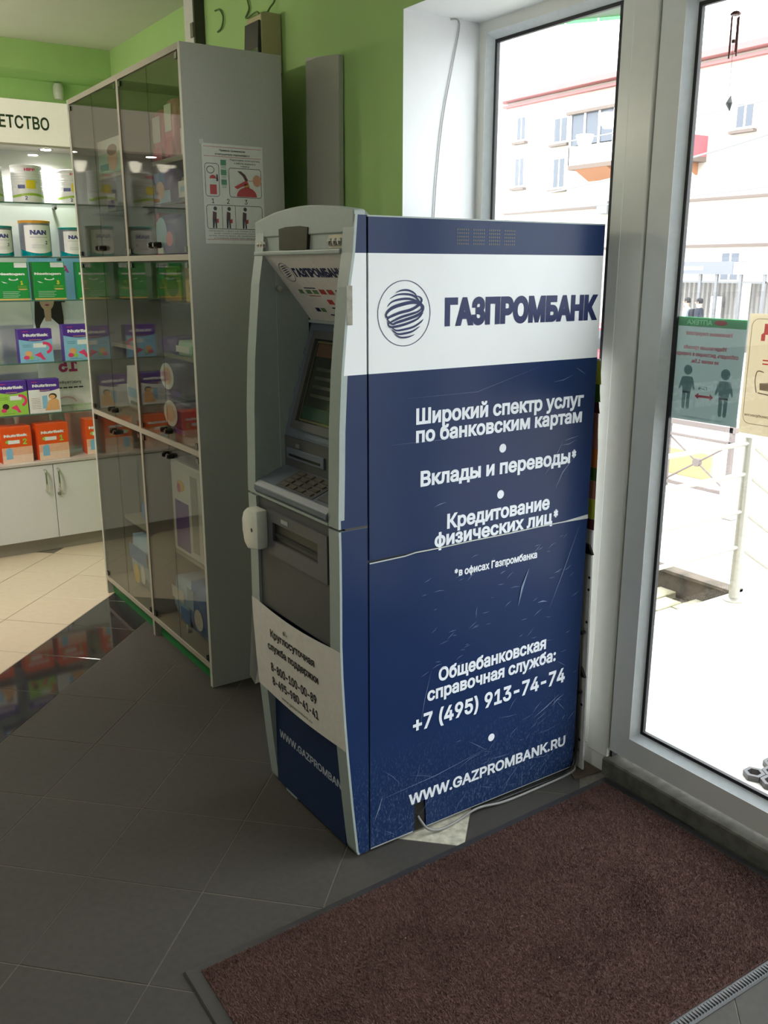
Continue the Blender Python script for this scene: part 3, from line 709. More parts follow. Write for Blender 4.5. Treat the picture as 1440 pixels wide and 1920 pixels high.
# wrapped white paper notice
h = MB(); ny, nz = 16, 8
for j in range(nz + 1):
    for i in range(ny + 1):
        y = -0.001 + 0.452 * i / ny; s_ = math.sin(math.pi * min(1, max(0, (y - 0.02) / 0.41)))
        zt = 0.553 - 0.012 * s_; zb = 0.298 - 0.010 * s_
        z = zb + (zt - zb) * j / nz; h.v.append((prof(z) - 0.0012 - 0.0035 * s_ * math.sin(math.pi * j / nz) * 0, y, z))
for j in range(nz):
    for i in range(ny): a = j * (ny + 1) + i; h.f.append((a, a + ny + 1, a + ny + 2, a + 1)); h.m.append(0)
note = part(h, 'paper_notice', [M_paper], label='white paper notice wrapped round the lower front')
h = MB()
def frow(txt, y0, y1, z, hh, b_=0.025):
    letters(h, txt, (0, y0, z), SD, SU, y0 - y1, hh, b_)
for r in (('Круглосуточная', 0.352, 0.122, 0.470, 0.022), ('служба поддержки', 0.372, 0.108, 0.430, 0.022), ('8-800-100-00-89', 0.364, 0.124, 0.369, 0.025), ('8-495-980-41-41', 0.363, 0.121, 0.328, 0.025), ('www.gazprombank.ru', 0.317, 0.157, 0.303, 0.008, 0.0)): frow(*r)
h.v = [(prof(v[2]) - 0.0022, v[1], v[2]) for v in h.v]
h.build('lettering', [M_printk], note, A0)
h = MB(); h.add([(-0.077, 0.4515, 0.555), (-0.02, 0.4515, 0.555), (-0.02, 0.462, 0.30), (-0.060, 0.492, 0.275), (-0.078, 0.486, 0.31)], [(0, 1, 2, 3, 4)])
h.build('loose_corner', [M_paper], note, A0)
h = MB(); h.cyl((-0.082, 0.268, 0.507), (-0.0775, 0.268, 0.507), 0.006, n=12); h.build('lock', [M_chrome], note, A0)
h = MB(); h.cyl((0.0, 0.404, 1.347), (0.0, 0.392, 1.347), 0.007, n=14); part(h, 'side_lock', [M_chrome])
h = MB(); h.box(-0.052, -0.038, 0.000, 0.0005, 1.28, 1.36); h.v = [(x, -0.0008 if y < .0003 else 0, z) for x, y, z in h.v]; part(h, 'peeling_tape', [pm('old_tape', C(150, 146, 130), 0.6, noise=(90, 0.3))])
# ================================================================== GLASS FRONTED CABINET
M_lam = pm('grey_laminate', C(174, 173, 163), 0.5, noise=(160, 0.05))
M_lame = pm('pale_laminate_edge', C(152, 144, 131), 0.5, noise=(160, 0.05))
M_lami = pm('light_laminate_inside', C(156, 154, 140), 0.55, noise=(160, 0.04))
M_plin = pm('green_plinth', C(22, 110, 52), 0.4)
M_cgl = glassmat('cabinet_glass', (0.80, 0.81, 0.77), 0.55)
CX0, CX1, CY0, CY1, CZ = 0.052, 0.380, 1.068, 2.226, 2.025
cab = thing('display_cabinet', 'tall grey two column cabinet with glass doors and green plinth', 'cabinet', (0.21, 1.65, 0))
B0 = cab.location
def cp(mb, name, mats, parent=cab, label=None, **k):
    o = mb.build(name, mats, parent, B0, **k)
    if label: o['label'] = label
    return o
def bx(*a): return MB().box(*a)
cp(bx(CX0, CX1, CY0, CY0 + 0.018, 0.0, CZ), 'side_panel', [M_lam], bevel=0.001)
cp(bx(CX0, CX1, CY1 - 0.018, CY1, 0.0, CZ), 'side_panel', [M_lam], bevel=0.001)
cp(bx(CX0, CX1 - .006, 1.621, 1.641, 0.0, CZ - .018), 'divider', [M_lame])
cp(bx(CX0, CX1, CY0 + .018, CY1 - .018, CZ - 0.018, CZ), 'top_board', [M_lame])
cp(bx(CX1 - 0.006, CX1, CY0 + .018, CY1 - .018, 0.065, CZ - .018), 'back_panel', [pm('back_board', C(74, 76, 64), 0.6)])
cols = ((CY0 + 0.018, 1.621), (1.641, CY1 - 0.018))
for y0, y1 in cols:
    for z in (0.065, 0.806, 1.419): cp(bx(CX0, CX1 - 0.006, y0, y1, z, z + 0.018), 'fixed_shelf', [M_lame])
    for z, m in ((1.752, M_lami), (1.098, M_lami), (0.348, M_lami)): cp(bx(CX0 + 0.10, CX1 - 0.006, y0, y1, z - 0.016, z), 'shelf', [m])
    cp(bx(0.078, 0.094, y0, y1, 0.0, 0.065), 'plinth', [M_plin])
    for z in (1.605, 1.285): cp(bx(CX0 + 0.06, CX1 - 0.006, y0, y1, z - 0.005, z), 'glass_shelf', [M_cgl])
ROWS = ((0.086, 0.803), (0.827, 1.416), (1.440, CZ - 0.021))
M_lock = pm('door_lock_metal', C(90, 86, 80), 0.2, metal=0.9)
for y0, y1 in cols:
    ym = (y0 + y1) / 2 + 0.002
    for r, (z0, z1) in enumerate(ROWS):
        for s, (a, c) in enumerate(((y0 + .002, ym - 0.001), (ym + 0.001, y1 - .002))):
            d = cp(bx(CX0 + 0.002, CX0 + 0.006, a, c, z0, z1), 'glass_door', [M_cgl])
            zk = z1 - 0.035 if r == 0 else z0 + 0.028
            yk = c - 0.022 if s == 0 else a + 0.022
            h = MB(); h.cyl((CX0 - 0.014, yk, zk), (CX0 + 0.009, yk, zk), 0.010, n=14); h.cyl((CX0 - 0.018, yk, zk), (CX0 - 0.014, yk, zk), 0.007, n=14)
            cp(h, 'door_knob', [M_lock], parent=d, smooth=True)
            for zz in (z0 + 0.012, z1 - 0.012):
                yh = a + 0.012 if s == 0 else c - 0.012
                cp(bx(CX0 - 0.001, CX0 + 0.010, yh - 0.010, yh + 0.010, zz - 0.008, zz + 0.008), 'hinge', [M_lock], parent=d)

# fire notice stuck on the cabinet side (reads towards the entrance)
fn = thing('fire_notice', 'paper fire extinguisher instruction sheet on the grey cabinet side', 'notice', (0.205, CY0 - 0.001, 1.61))
N0 = fn.location
h = MB(); h.box(0.104, 0.306, CY0 - 0.0012, CY0 - 0.0002, 1.468, 1.756); sh = h.build('sheet', [pm('aged_paper', C(216, 214, 204), 0.55)], fn, N0)
h = MB(); FO, FX_, FU = (0.104, CY0 - 0.0012, 1.468), (1, 0, 0), (0, 0, 1)
def fr(u0, v0, u1, v1, w=0.0016, m=0):
    r = 0.008
    pts = ell(u1 - r, v1 - r, r, r, 4, 0, 90) + ell(u0 + r, v1 - r, r, r, 4, 90, 180) + ell(u0 + r, v0 + r, r, r, 4, 180, 270) + ell(u1 - r, v0 + r, r, r, 4, 270, 360)
    stroke(h, FO, FX_, FU, pts, w, m, closed=True)
def R(u0, v0, u1, v1, m): rect(h, FO, FX_, FU, u0, u1, v0, v1, m)
def S(pts, m, e=0.0005): shape(h, FO, FX_, FU, pts, m, eps=e)
for v in (0.279, 0.252, 0.012): R(0.006, v, 0.196, v + 0.0012, 1)
letters(h, 'Правила применения', (0.204, CY0 - 0.0012, 1.468 + 0.268), FX_, FU, 0.085, 0.0055, 0.02, center=True)
letters(h, 'огнетушителя порошкового', (0.204, CY0 - 0.0012, 1.468 + 0.257), FX_, FU, 0.115, 0.0055, 0.02, center=True)
letters(h, 'Подготовить огнетушитель', (0.245, CY0 - 0.0012, 1.468 + 0.243), FX_, FU, 0.100, 0.005, 0.01, center=True)
letters(h, 'к работе: выдернуть', (0.245, CY0 - 0.0012, 1.468 + 0.234), FX_, FU, 0.072, 0.005, 0.01, center=True)
letters(h, 'чеку', (0.245, CY0 - 0.0012, 1.468 + 0.226), FX_, FU, 0.03, 0.005, 0.01, center=True)
fr(0.008, 0.138, 0.053, 0.232); fr(0.086, 0.138, 0.194, 0.222)
S([(0.022, 0.144), (0.044, 0.144), (0.044, 0.172), (0.022, 0.172)], 1); S([(0.022, 0.175), (0.044, 0.175), (0.044, 0.186), (0.022, 0.186)], 2)
S([(0.022, 0.189), (0.044, 0.189), (0.041, 0.197), (0.033, 0.200), (0.025, 0.197)], 1); S([(0.043, 0.182), (0.050, 0.182), (0.049, 0.200), (0.045, 0.203)], 0)
stroke(h, FO, FX_, FU, ell(0.026, 0.214, 0.012, 0.010, 18), 0.002, 0, closed=True)
S(ell(0.144, 0.140, 0.034, 0.028, 18, 0, 180), 1); S([(0.135, 0.166), (0.154, 0.166), (0.152, 0.178), (0.137, 0.178)], 4)
S([(0.102, 0.168), (0.112, 0.162), (0.150, 0.178), (0.146, 0.188), (0.138, 0.186)], 1); S([(0.114, 0.214), (0.126, 0.214), (0.140, 0.205), (0.150, 0.188), (0.140, 0.186), (0.132, 0.200)], 3)
S(ell(0.180, 0.188, 0.015, 0.017, 14), 5); S([(0.150, 0.186), (0.170, 0.188), (0.170, 0.1895), (0.150, 0.188)], 4)
for k in range(3):
    v = 0.172 + k * 0.028
    R(0.060, v, 0.078, v + 0.016, 6)
    for j in range(2): R(0.061, v - 0.004 - j * 0.004, 0.077, v - 0.0025 - j * 0.004, 6)
for u, tx in ((0.030, '1'), (0.080, '2'), (0.140, '3')): letters(h, tx, (0.104 + u, CY0 - 0.0012, 1.468 + 0.118), FX_, FU, None, 0.014, 0.01, center=True)
fr(0.008, 0.044, 0.194, 0.113); R(0.058, 0.045, 0.0595, 0.112, 0); R(0.102, 0.045, 0.1035, 0.112, 0)
for u in (0.032, 0.078, 0.132):
    S(ell(u + .004, 0.103, 0.006, 0.006, 12), 0); S([(u - 0.006, 0.072), (u + 0.007, 0.070), (u + 0.008, 0.092), (u - 0.004, 0.095)], 3)
    S([(u - 0.006, 0.046), (u - 0.001, 0.046), (u + 0.002, 0.072), (u - 0.006, 0.072)], 0); S([(u + 0.003, 0.046), (u + 0.008, 0.046), (u + 0.007, 0.072), (u + 0.002, 0.072)], 0)
    S([(u + 0.006, 0.060), (u + 0.014, 0.062), (u + 0.014, 0.074), (u + 0.006, 0.072)], 1)
for k, (u0, u1) in enumerate(((0.012, 0.19), (0.03, 0.17), (0.012, 0.185), (0.03, 0.17))):
    letters(h, ['Направить струю на пламя и нажать', 'рычаг, тушить с наветренной стороны', 'огонь сверху вниз, не приближаясь', 'к пламени ближе трёх метров'][k], (0.104 + u0, CY0 - 0.0012, 1.468 + 0.036 - k * 0.007), FX_, FU, u1 - u0, 0.0042, 0.0, res=1)
h.build('printed_pictures', [M_printk, pm('print_fire_red', C(176, 44, 40), 0.5), pm('print_pale', C(200, 208, 200), 0.5), pm('print_maroon', C(74, 36, 32), 0.5), pm('print_amber', C(190, 130, 52), 0.5), pm('print_skin', C(200, 140, 108), 0.5), pm('print_teal_green', C(70, 130, 100), 0.5)], sh, N0)
h = MB(); h.prism([(0.098, 1.752), (0.112, 1.756), (0.110, 1.768), (0.097, 1.764)], 'Y', CY0 - 0.002, CY0 - 0.0013); h.build('tape', [pm('clear_tape', C(196, 194, 184), 0.3)], fn, N0)

# ================================================================== WALL THINGS ABOVE AND BESIDE THE CABINET
mb_ = thing('electric_box', 'beige electric box with dark cover on the green wall above the cabinet', 'electric box', (0.46, 1.335, 2.02))
o0 = mb_.location
M_bei = pm('aged_beige_plastic', C(176, 166, 128), 0.45)
h = MB(); h.prism([(0.498, 2.02), (0.424, 2.02), (0.424, 2.190), (0.440, 2.198), (0.498, 2.198)], 'Y', 1.280, 1.388); h.build('housing', [M_bei], mb_, o0, bevel=0.003)
h = MB(); h.prism([(0.425, 2.03), (0.416, 2.03), (0.411, 2.09), (0.416, 2.172), (0.425, 2.172)], 'Y', 1.283, 1.385); h.build('cover', [pm('smoked_cover', C(46, 42, 48), 0.12)], mb_, o0, bevel=0.002)
wd = thing('cable_duct', 'pale vertical cable duct running up the green wall to the ceiling', 'cable duct', (0.478, 1.94, 2.02))
o0 = wd.location
h = MB(); h.box(0.457, 0.499, 1.905, 1.991, 1.60, 2.391); h.build('trunking', [pm('duct_plastic', C(206, 206, 198), 0.5)], wd, o0, bevel=0.002)
h = MB(); h.box(0.458, 0.499, 1.893, 1.906, 1.60, 2.391); h.build('side_cover', [pm('duct_dark', C(60, 60, 50), 0.6)], wd, o0)
h = MB(); h.box(0.452, 0.459, 1.900, 1.925, 2.24, 2.29); h.build('clip', [pm('duct_grey', C(110, 112, 98), 0.5)], wd, o0)
for pts, lab in (([(0.496, 1.79, 2.312), (0.494, 1.745, 2.305), (0.493, 1.715, 2.275), (0.494, 1.735, 2.245), (0.496, 1.775, 2.238)], 'short curled wire end on the green wall beside the cable duct'),
                 ([(0.496, 1.530, 2.39), (0.494, 1.518, 2.30), (0.494, 1.505, 2.26), (0.493, 1.53, 2.235), (0.47, 1.40, 2.225), (0.45, 1.34, 2.198)], 'thin wire hanging from the ceiling into the left of the electric box'),
                 ([(0.496, 1.300, 2.39), (0.494, 1.305, 2.26), (0.48, 1.325, 2.222), (0.465, 1.33, 2.198)], 'thin wire hanging from the ceiling into the right of the electric box')):
    h = MB(); h.tube(spline(pts, 6), 0.003, 6); tag(h.build('loose_wire', [pm('green_painted_wire', C(84, 110, 58), 0.6)]), lab, 'wire')
lb = MB(); lb.prism([(0.462, 0.0), (0.480, 0.0), (0.498, 2.010), (0.480, 2.010)], 'Y', 0.894, 1.093)
lb.v = [(x, y, z + (0.0 if z < 1 else (y - 0.894) * 0.12)) for x, y, z in lb.v]
tag(lb.build('grey_board', [M_lam], bevel=0.002), 'narrow tall grey board leaning on the green wall behind the cash machine', 'board')
h = MB(); h.tube(spline([(0.660, 0.5845, 2.066), (0.690, 0.5835, 2.058), (0.668, 0.583, 1.95), (0.637, 0.583, 1.81), (0.618, 0.583, 1.66), (0.607, 0.583, 1.50)], 6), 0.0018, 6)
tag(h.build('thin_wire', [pm('white_wire', C(170, 170, 168), 0.5)]), 'thin pale wire hanging down the white window reveal', 'wire')
h = MB(); h.lathe([(0.020, 0.0), (0.024, 0.02), (0.024, 0.055), (0.018, 0.07)], (0, 0, 0), n=18)
o = h.build('motion_sensor', [pm('sensor_white', C(196, 200, 186), 0.4)], smooth=True); o.location = (0.305, 3.224, 2.19); tag(o, 'small white cylindrical sensor high on the green end wall', 'sensor')

# ================================================================== THINGS BEHIND AND UNDER THE CASH MACHINE
pr_ = thing('display_board', 'white perforated display board with fruit print wedged behind the cash machine', 'display board', (0.72, 0.2, 0))
o0 = pr_.location
h = MB(); h.box(0.716, 0.722, -0.020, 0.40, 0.002, 1.17); h.v = [(x, y - (0.0 if y > 0.1 else -0.018 * z / 1.17 - (0.012 if z > 1 else 0)), z) for x, y, z in h.v]
h.build('panel', [pm('white_card', C(205, 205, 205), 0.5)], pr_, o0)
h = MB()
ec = [pm('print_lime', C(190, 196, 70), 0.5), pm('print_leaf', C(70, 110, 40), 0.5), pm('print_rose', C(176, 120, 106), 0.5), pm('print_orange', C(205, 120, 60), 0.5), pm('print_wine', C(92, 40, 46), 0.5), pm('print_cream', C(214, 190, 130), 0.5)]
seq = [(0.715, 0.745, 4), (0.745, 0.80, 0), (0.80, 0.85, 2), (0.85, 0.885, 1), (0.885, 0.935, 3), (0.935, 1.03, 2), (1.03, 1.06, 4), (1.06, 1.105, 1), (1.105, 1.165, 0)]
for z0, z1, m in seq:
    y0 = -0.019 + 0.018 * z0 / 1.17; y1 = -0.019 + 0.018 * z1 / 1.17 + (0.006 if z1 > 1 else 0)
    h.add([(0.7155, y0, z0), (0.7155, 0.39, z0), (0.7155, 0.39, z1 + 0.02 * ((m % 2) * 2 - 1)), (0.7155, y1, z1)], [(0, 3, 2, 1)], m)
h.build('fruit_print', ec, pr_, o0)
for z, L in ((0.66, 0.03), (0.30, 0.03)):
    h = MB(); h.prism([(-0.014, z - 0.012), (0.03, z - 0.012), (0.03, z + 0.018), (-0.0, z + 0.012)], 'X', 0.708, 0.7158); h.build('black_hook', [M_black], pr_, o0)
for z in (0.415, 0.235, 0.055):
    h = MB(); h.tube(spline([(0.7158, 0.02, z), (0.709, 0.014, z), (0.7045, 0.002, z + 0.003), (0.7055, -0.006, z + 0.011)], 5), 0.005, 8); h.build('black_hook', [M_black], pr_, o0)
for z in (0.58, 0.545, 0.45, 0.20, 0.09):
    h = MB(); h.cyl((0.7150, -0.002, z), (0.7162, -0.002, z), 0.004, n=10); h.build('hole', [M_black], pr_, o0)
q = MB(); q.tube(spline([(0.706, 0.010, 0.42), (0.7055, 0.004, 0.30), (0.7045, -0.001, 0.18), (0.7030, -0.004, 0.07), (0.692, -0.007, 0.022), (0.655, -0.010, 0.006), (0.50, -0.008, 0.005), (0.32, -0.006, 0.005)], 6), 0.0042, 8)
tag(q.build('black_cable', [M_black], smooth=True), 'black cable running down the display board and along the machine foot', 'cable')
q = MB(); q.tube(spline([(0.150, 0.012, 0.050), (0.152, -0.004, 0.036), (0.165, -0.020, 0.016), (0.20, -0.026, 0.006), (0.26, -0.020, 0.005), (0.33, -0.016, 0.0145), (0.42, -0.022, 0.006), (0.55, -0.022, 0.005), (0.66, -0.018, 0.005), (0.70, -0.006, 0.008), (0.705, 0.03, 0.012)], 6), 0.0034, 8)
tag(q.build('grey_cable', [pm('grey_cable_plastic', C(128, 126, 124), 0.45)], smooth=True), 'grey cable coming out of the torn hole at the foot of the cash machine', 'cable')

# ================================================================== ENTRANCE MAT
mt = thing('entrance_mat', 'large brown carpet mat with black rubber edge in front of the door', 'mat', (0.12, -0.45, 0.002))
o0 = mt.location
MC = [(-0.534, -0.119), (0.742, -0.083), (0.742, -0.800), (-0.540, -0.770)]
def mq(u, v):
    a = Vector(MC[0]) * (1 - u) + Vector(MC[1]) * u; c = Vector(MC[3]) * (1 - u) + Vector(MC[2]) * u
    return a * (1 - v) + c * v
M_rub = pm('black_rubber', C(46, 45, 47), 0.45, noise=(200, 0.15), bump=(400, 0.3))
e_u, e_v = 0.024, 0.036
h = MB()
rings = [((0, 0, 0.0), 0.0015), ((0.003, 0.005, 0), 0.0045), ((e_u, e_v, 0), 0.006)]
for (u, v, _), z in rings:
    for a, b_ in ((u, v), (1 - u, v), (1 - u, 1 - v), (u, 1 - v)): p = mq(a, b_); h.v.append((p.x, p.y, z))
for r in range(2):
    for i in range(4): h.f.append((r * 4 + i, (r + 1) * 4 + i, (r + 1) * 4 + (i + 1) % 4, r * 4 + (i + 1) % 4)); h.m.append(0)
h.f.append((8, 11, 10, 9)); h.m.append(0)
h.build('rubber_edge', [M_rub], mt, o0)
h = MB(); nb = 150
for i in range(nb):     # ribs moulded into the front and back edges
    u = (i + .5) / nb
    for v0, v1 in ((1 - e_v + 0.006, 0.992),):
        a, b_ = mq(u - .0016, v0), mq(u + .0016, v0); c, d = mq(u + .0016, v1), mq(u - .0016, v1)
        h.add([(a.x, a.y, 0.0045), (b_.x, b_.y, 0.0045), (c.x, c.y, 0.0058), (d.x, d.y, 0.0058), ((a.x + b_.x) / 2, (a.y + b_.y) / 2, 0.0066), ((c.x + d.x) / 2, (c.y + d.y) / 2, 0.0078)], [(0, 4, 5, 3), (4, 1, 2, 5), (0, 1, 4), (3, 5, 2)])
h.build('edge_ribs', [M_rub], mt, o0, kind='stuff')
M_pile = pm('brown_carpet', C(88, 66, 61), 0.95, spec=0.1, noise=(11, 0.14), bump=(900, 0.8))
h = MB(); P = [mq(a, b_) for a, b_ in ((e_u, e_v), (1 - e_u, e_v), (1 - e_u, 1 - e_v), (e_u, 1 - e_v))]
h.prism([(p.x, p.y) for p in P][::-1], 'Z', 0.005, 0.0085); h.build('carpet', [M_pile], mt, o0)
# pile: short tufts, one joined mesh
M_tuft = pm('carpet_tuft', C(110, 84, 78), 1.0, spec=0.05, noise=(5, 0.30, C(70, 52, 46)))
rg = np.random.default_rng(5); NT = 200000
u = rg.uniform(e_u, 1 - e_u, NT); v = rg.uniform(e_v + .001, 1 - e_v - .001, NT)
c0, c1, c2, c3 = [np.array(p) for p in MC]
base = (c0[None] * (1 - u)[:, None] + c1[None] * u[:, None]) * (1 - v)[:, None] + (c3[None] * (1 - u)[:, None] + c2[None] * u[:, None]) * v[:, None]
ang = rg.uniform(0, 2 * np.pi, NT); w = 0.00085; hgt = rg.uniform(0.003, 0.0058, NT) 
V = np.zeros((NT, 3, 3))
dx, dy = np.cos(ang) * w, np.sin(ang) * w
V[:, 0, 0] = base[:, 0] - dx; V[:, 0, 1] = base[:, 1] - dy; V[:, 0, 2] = 0.0082
V[:, 1, 0] = base[:, 0] + dx; V[:, 1, 1] = base[:, 1] + dy; V[:, 1, 2] = 0.0082
V[:, 2, 0] = base[:, 0] + rg.normal(0, 0.0018, NT) - 0.0012; V[:, 2, 1] = base[:, 1] + rg.normal(0, 0.0018, NT) + 0.001; V[:, 2, 2] = 0.0082 + hgt
V -= np.array(o0)[None, None]
me = bpy.data.meshes.new('pile'); me.vertices.add(NT * 3); me.vertices.foreach_set('co', V.reshape(-1))
me.loops.add(NT * 3); me.loops.foreach_set('vertex_index', np.arange(NT * 3, dtype=np.int32))
me.polygons.add(NT); me.polygons.foreach_set('loop_start', np.arange(0, NT * 3, 3, dtype=np.int32)); me.polygons.foreach_set('loop_total', np.full(NT, 3, dtype=np.int32))
me.materials.append(M_tuft); me.update(); me.validate()
o = bpy.data.objects.new('pile', me); COL.objects.link(o); o.parent = mt; o['kind'] = 'stuff'
h = MB()
for k in range(55):
    p = mq(rs.uniform(.05, .95), rs.uniform(.05, .95)); a = rs.uniform(0, 6.3); L = rs.uniform(0.0008, 0.003)
    h.add([(p.x - math.cos(a) * L, p.y - math.sin(a) * L, 0.0155), (p.x + math.cos(a) * L, p.y + math.sin(a) * L, 0.0155), (p.x - math.sin(a) * .0006, p.y + math.cos(a) * .0006, 0.0168)], [(0, 1, 2)])
h.build('lint', [pm('lint_pale', C(178, 166, 140), 0.9)], mt, o0, kind='stuff')
# ================================================================== FAR LIT SHELVING
M_cup = pm('white_cupboard', C(212, 214, 218), 0.45, noise=(120, 0.02))
M_kick = pm('grey_kick', C(150, 144, 136), 0.5)
M_sg = glassmat('shelf_glass', (0.90, 0.96, 0.94), 1.0)
M_sge = pm('shelf_glass_edge', C(70, 104, 96), 0.25)
M_mir = pm('silvered_back', C(222, 224, 220), 0.04, metal=0.5, noise=(3, 0.02))
SY0, SY1 = 2.985, 3.245
SXA, SXB = -1.236, 0.484
su = thing('wall_shelving', 'white lit wall shelving with glass shelves above low white cupboards', 'shelving', (-0.4, 3.1, 0))
o0 = su.location
def sp(mb, name, mats, parent=su, label=None, **k):
    o = mb.build(name, mats, parent, o0, **k)
    if label: o['label'] = label
    return o
sp(bx(SXA, SXB, SY0 + 0.018, SY1, 0.066, 0.452), 'carcass', [M_cup])
sp(bx(SXA, SXB, SY0 + 0.03, SY1, 0.0, 0.066), 'kick_board', [M_kick])
sp(bx(SXA, SXB, SY0 - 0.006, SY1, 0.452, 0.466), 'counter', [pm('counter_grey', C(186, 180, 176), 0.35)], bevel=0.002)
for k in range(4):
    x0 = SXA + k * 0.43
    d = sp(bx(x0 + 0.0015, x0 + 0.4285, SY0, SY0 + 0.017, 0.070, 0.449), 'cupboard_door', [M_cup], bevel=0.0015)
    xh = x0 + 0.43 - 0.043 if k % 2 == 0 else x0 + 0.019
    h = MB(); h.tube(spline([(xh, SY0, 0.424), (xh, SY0 - 0.020, 0.420), (xh, SY0 - 0.026, 0.37), (xh, SY0 - 0.020, 0.322), (xh, SY0, 0.318)], 5), 0.0055, 8)
    sp(h, 'handle', [M_chrome], parent=d, smooth=True)
    if k % 2:
        h = MB(); h.cyl((x0 + 0.017, SY0, 0.297), (x0 + 0.017, SY0 - 0.010, 0.297), 0.009, n=16); sp(h, 'lock', [M_chrome], parent=d, smooth=True)
SHZ = (1.695, 1.449, 1.247, 0.950, 0.700)
for z in SHZ:
    g = sp(bx(SXA, SXB - 0.02, SY0 + 0.045, SY1 - 0.008, z - 0.006, z), 'glass_shelf', [M_sg])
    sp(bx(SXA, SXB - 0.02, SY0 + 0.0435, SY0 + 0.045, z - 0.006, z), 'shelf_edge', [M_sge], parent=g)
    for x in (-1.05, -0.62, -0.20, 0.235, 0.44):
        h = MB(); h.cyl((x, SY1 - 0.006, z - 0.012), (x, SY1 - 0.05, z - 0.012), 0.007, n=12); sp(h, 'shelf_peg', [M_lock], parent=g)
sp(bx(SXA, SXB - 0.02, SY1 - 0.006, SY1, 0.466, 1.945), 'mirror_back', [M_mir])
sp(bx(SXB - 0.02, SXB, SY0 + 0.03, SY1, 0.466, 1.945), 'side_panel', [M_cup])
sp(bx(SXA - 0.02, SXA, SY0 + 0.03, SY1, 0.0, 1.945), 'side_panel', [M_cup])
sp(bx(SXA - .02, SXB, 3.050, SY1, 1.945, 1.955), 'canopy_soffit', [pm('soffit_grey', C(176, 170, 160), 0.35)])
M_signp = pm('sign_panel_white', C(226, 222, 208), 0.45, emit=((1.0, 0.93, 0.78, 1), 0.30))   # backlit sign
sg = sp(bx(SXA - .02, SXB, 3.050, SY1, 1.955, 2.145), 'sign_panel', [M_signp])
h = MB(); letters(h, 'ДЕТСТВО', (-0.072, 3.0485, 2.020), (1, 0, 0), (0, 0, 1), 0.272, 0.056, 0.018)
sp(h, 'lettering', [pm('sign_dark_green', C(44, 70, 34), 0.5)], parent=sg)
M_led = pm('downlight_glass', C(255, 246, 230), 0.3, emit=((1.0, 0.93, 0.82, 1), 60.0))
for x in (-1.0, -0.6, -0.2, 0.192):
    h = MB(); h.lathe([(0.034, 0.0), (0.032, -0.003), (0.024, -0.003)][::-1], (x, 3.115, 1.945), n=24); r = sp(h, 'downlight_ring', [M_chrome])
    h = MB(); h.cyl((x, 3.115, 1.9405), (x, 3.115, 1.9418), 0.023, n=24); sp(h, 'downlight_lens', [M_led], parent=r)
    l = bpy.data.lights.new('downlight', 'SPOT'); l.energy = SHELF_W; l.color = (1.0, 0.95, 0.88); l.spot_size = math.radians(150); l.spot_blend = 0.6; l.shadow_soft_size = 0.03
    lo = bpy.data.objects.new('downlight', l); COL.objects.link(lo); lo.parent = r; lo.location = Vector((x, 3.115, 1.936)) - Vector(o0)
# posters reflected in the mirror back, painted on it as flat prints
M_sky = pm('print_sky', C(140, 182, 212), 0.5); M_pink = pm('print_pink', C(204, 66, 128), 0.5); M_skin = pm('print_face', C(206, 168, 138), 0.5); M_hair = pm('print_hair', C(46, 38, 34), 0.5)
M_pale = pm('print_offwhite', C(226, 224, 222), 0.5); M_magenta = pm('print_magenta', C(168, 40, 100), 0.5)
PX, PU = (1, 0, 0), (0, 0, 1)
yb = SY1 - 0.0068
ps = thing('poster_reflection', 'painted reflection of a light blue poster of a dark haired woman behind the glass shelves', 'poster', (0.22, yb, 0.98)); o1 = ps.location
sh = bx(0.085, 0.40, yb - 0.001, yb, 0.990, 1.445).build('sheet', [M_sky], ps, o1)  # flat base of the painted poster reflection
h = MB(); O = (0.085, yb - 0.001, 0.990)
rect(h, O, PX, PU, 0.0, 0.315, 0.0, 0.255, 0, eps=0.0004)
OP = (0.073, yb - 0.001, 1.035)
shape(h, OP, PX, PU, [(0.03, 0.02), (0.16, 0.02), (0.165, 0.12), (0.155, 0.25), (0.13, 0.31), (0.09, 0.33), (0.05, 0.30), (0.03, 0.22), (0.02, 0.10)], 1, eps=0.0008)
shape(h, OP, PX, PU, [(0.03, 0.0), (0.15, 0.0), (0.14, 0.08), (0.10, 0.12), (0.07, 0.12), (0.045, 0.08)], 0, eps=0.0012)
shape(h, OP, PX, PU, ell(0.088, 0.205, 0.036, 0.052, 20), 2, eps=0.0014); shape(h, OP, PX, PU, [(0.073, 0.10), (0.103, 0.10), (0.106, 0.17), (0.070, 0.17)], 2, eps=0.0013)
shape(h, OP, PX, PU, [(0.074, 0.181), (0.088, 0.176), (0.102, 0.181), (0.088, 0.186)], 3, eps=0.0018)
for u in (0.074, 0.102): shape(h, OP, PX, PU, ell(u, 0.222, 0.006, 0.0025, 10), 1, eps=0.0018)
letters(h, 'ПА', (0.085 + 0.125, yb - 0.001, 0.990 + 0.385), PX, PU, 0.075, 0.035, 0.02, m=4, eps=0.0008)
h.build('reflection_print', [M_pale, M_hair, M_skin, M_magenta, M_pink], sh, o1)
ps = thing('poster_reflection', 'painted reflection of a white poster with pink number fifteen behind the lower glass shelves', 'poster', (0.22, yb, 0.70)); o1 = ps.location
sh = bx(0.085, 0.40, yb - 0.001, yb, 0.705, 0.944).build('sheet', [M_pale], ps, o1)  # flat base of the painted poster reflection
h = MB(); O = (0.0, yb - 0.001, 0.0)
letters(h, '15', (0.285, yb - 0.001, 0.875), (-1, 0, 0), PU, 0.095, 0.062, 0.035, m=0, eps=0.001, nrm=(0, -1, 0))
letters(h, 'участвуйте', (0.30, yb - 0.001, 0.815), (-1, 0, 0), PU, 0.125, 0.014, 0.01, m=1, eps=0.001, nrm=(0, -1, 0))
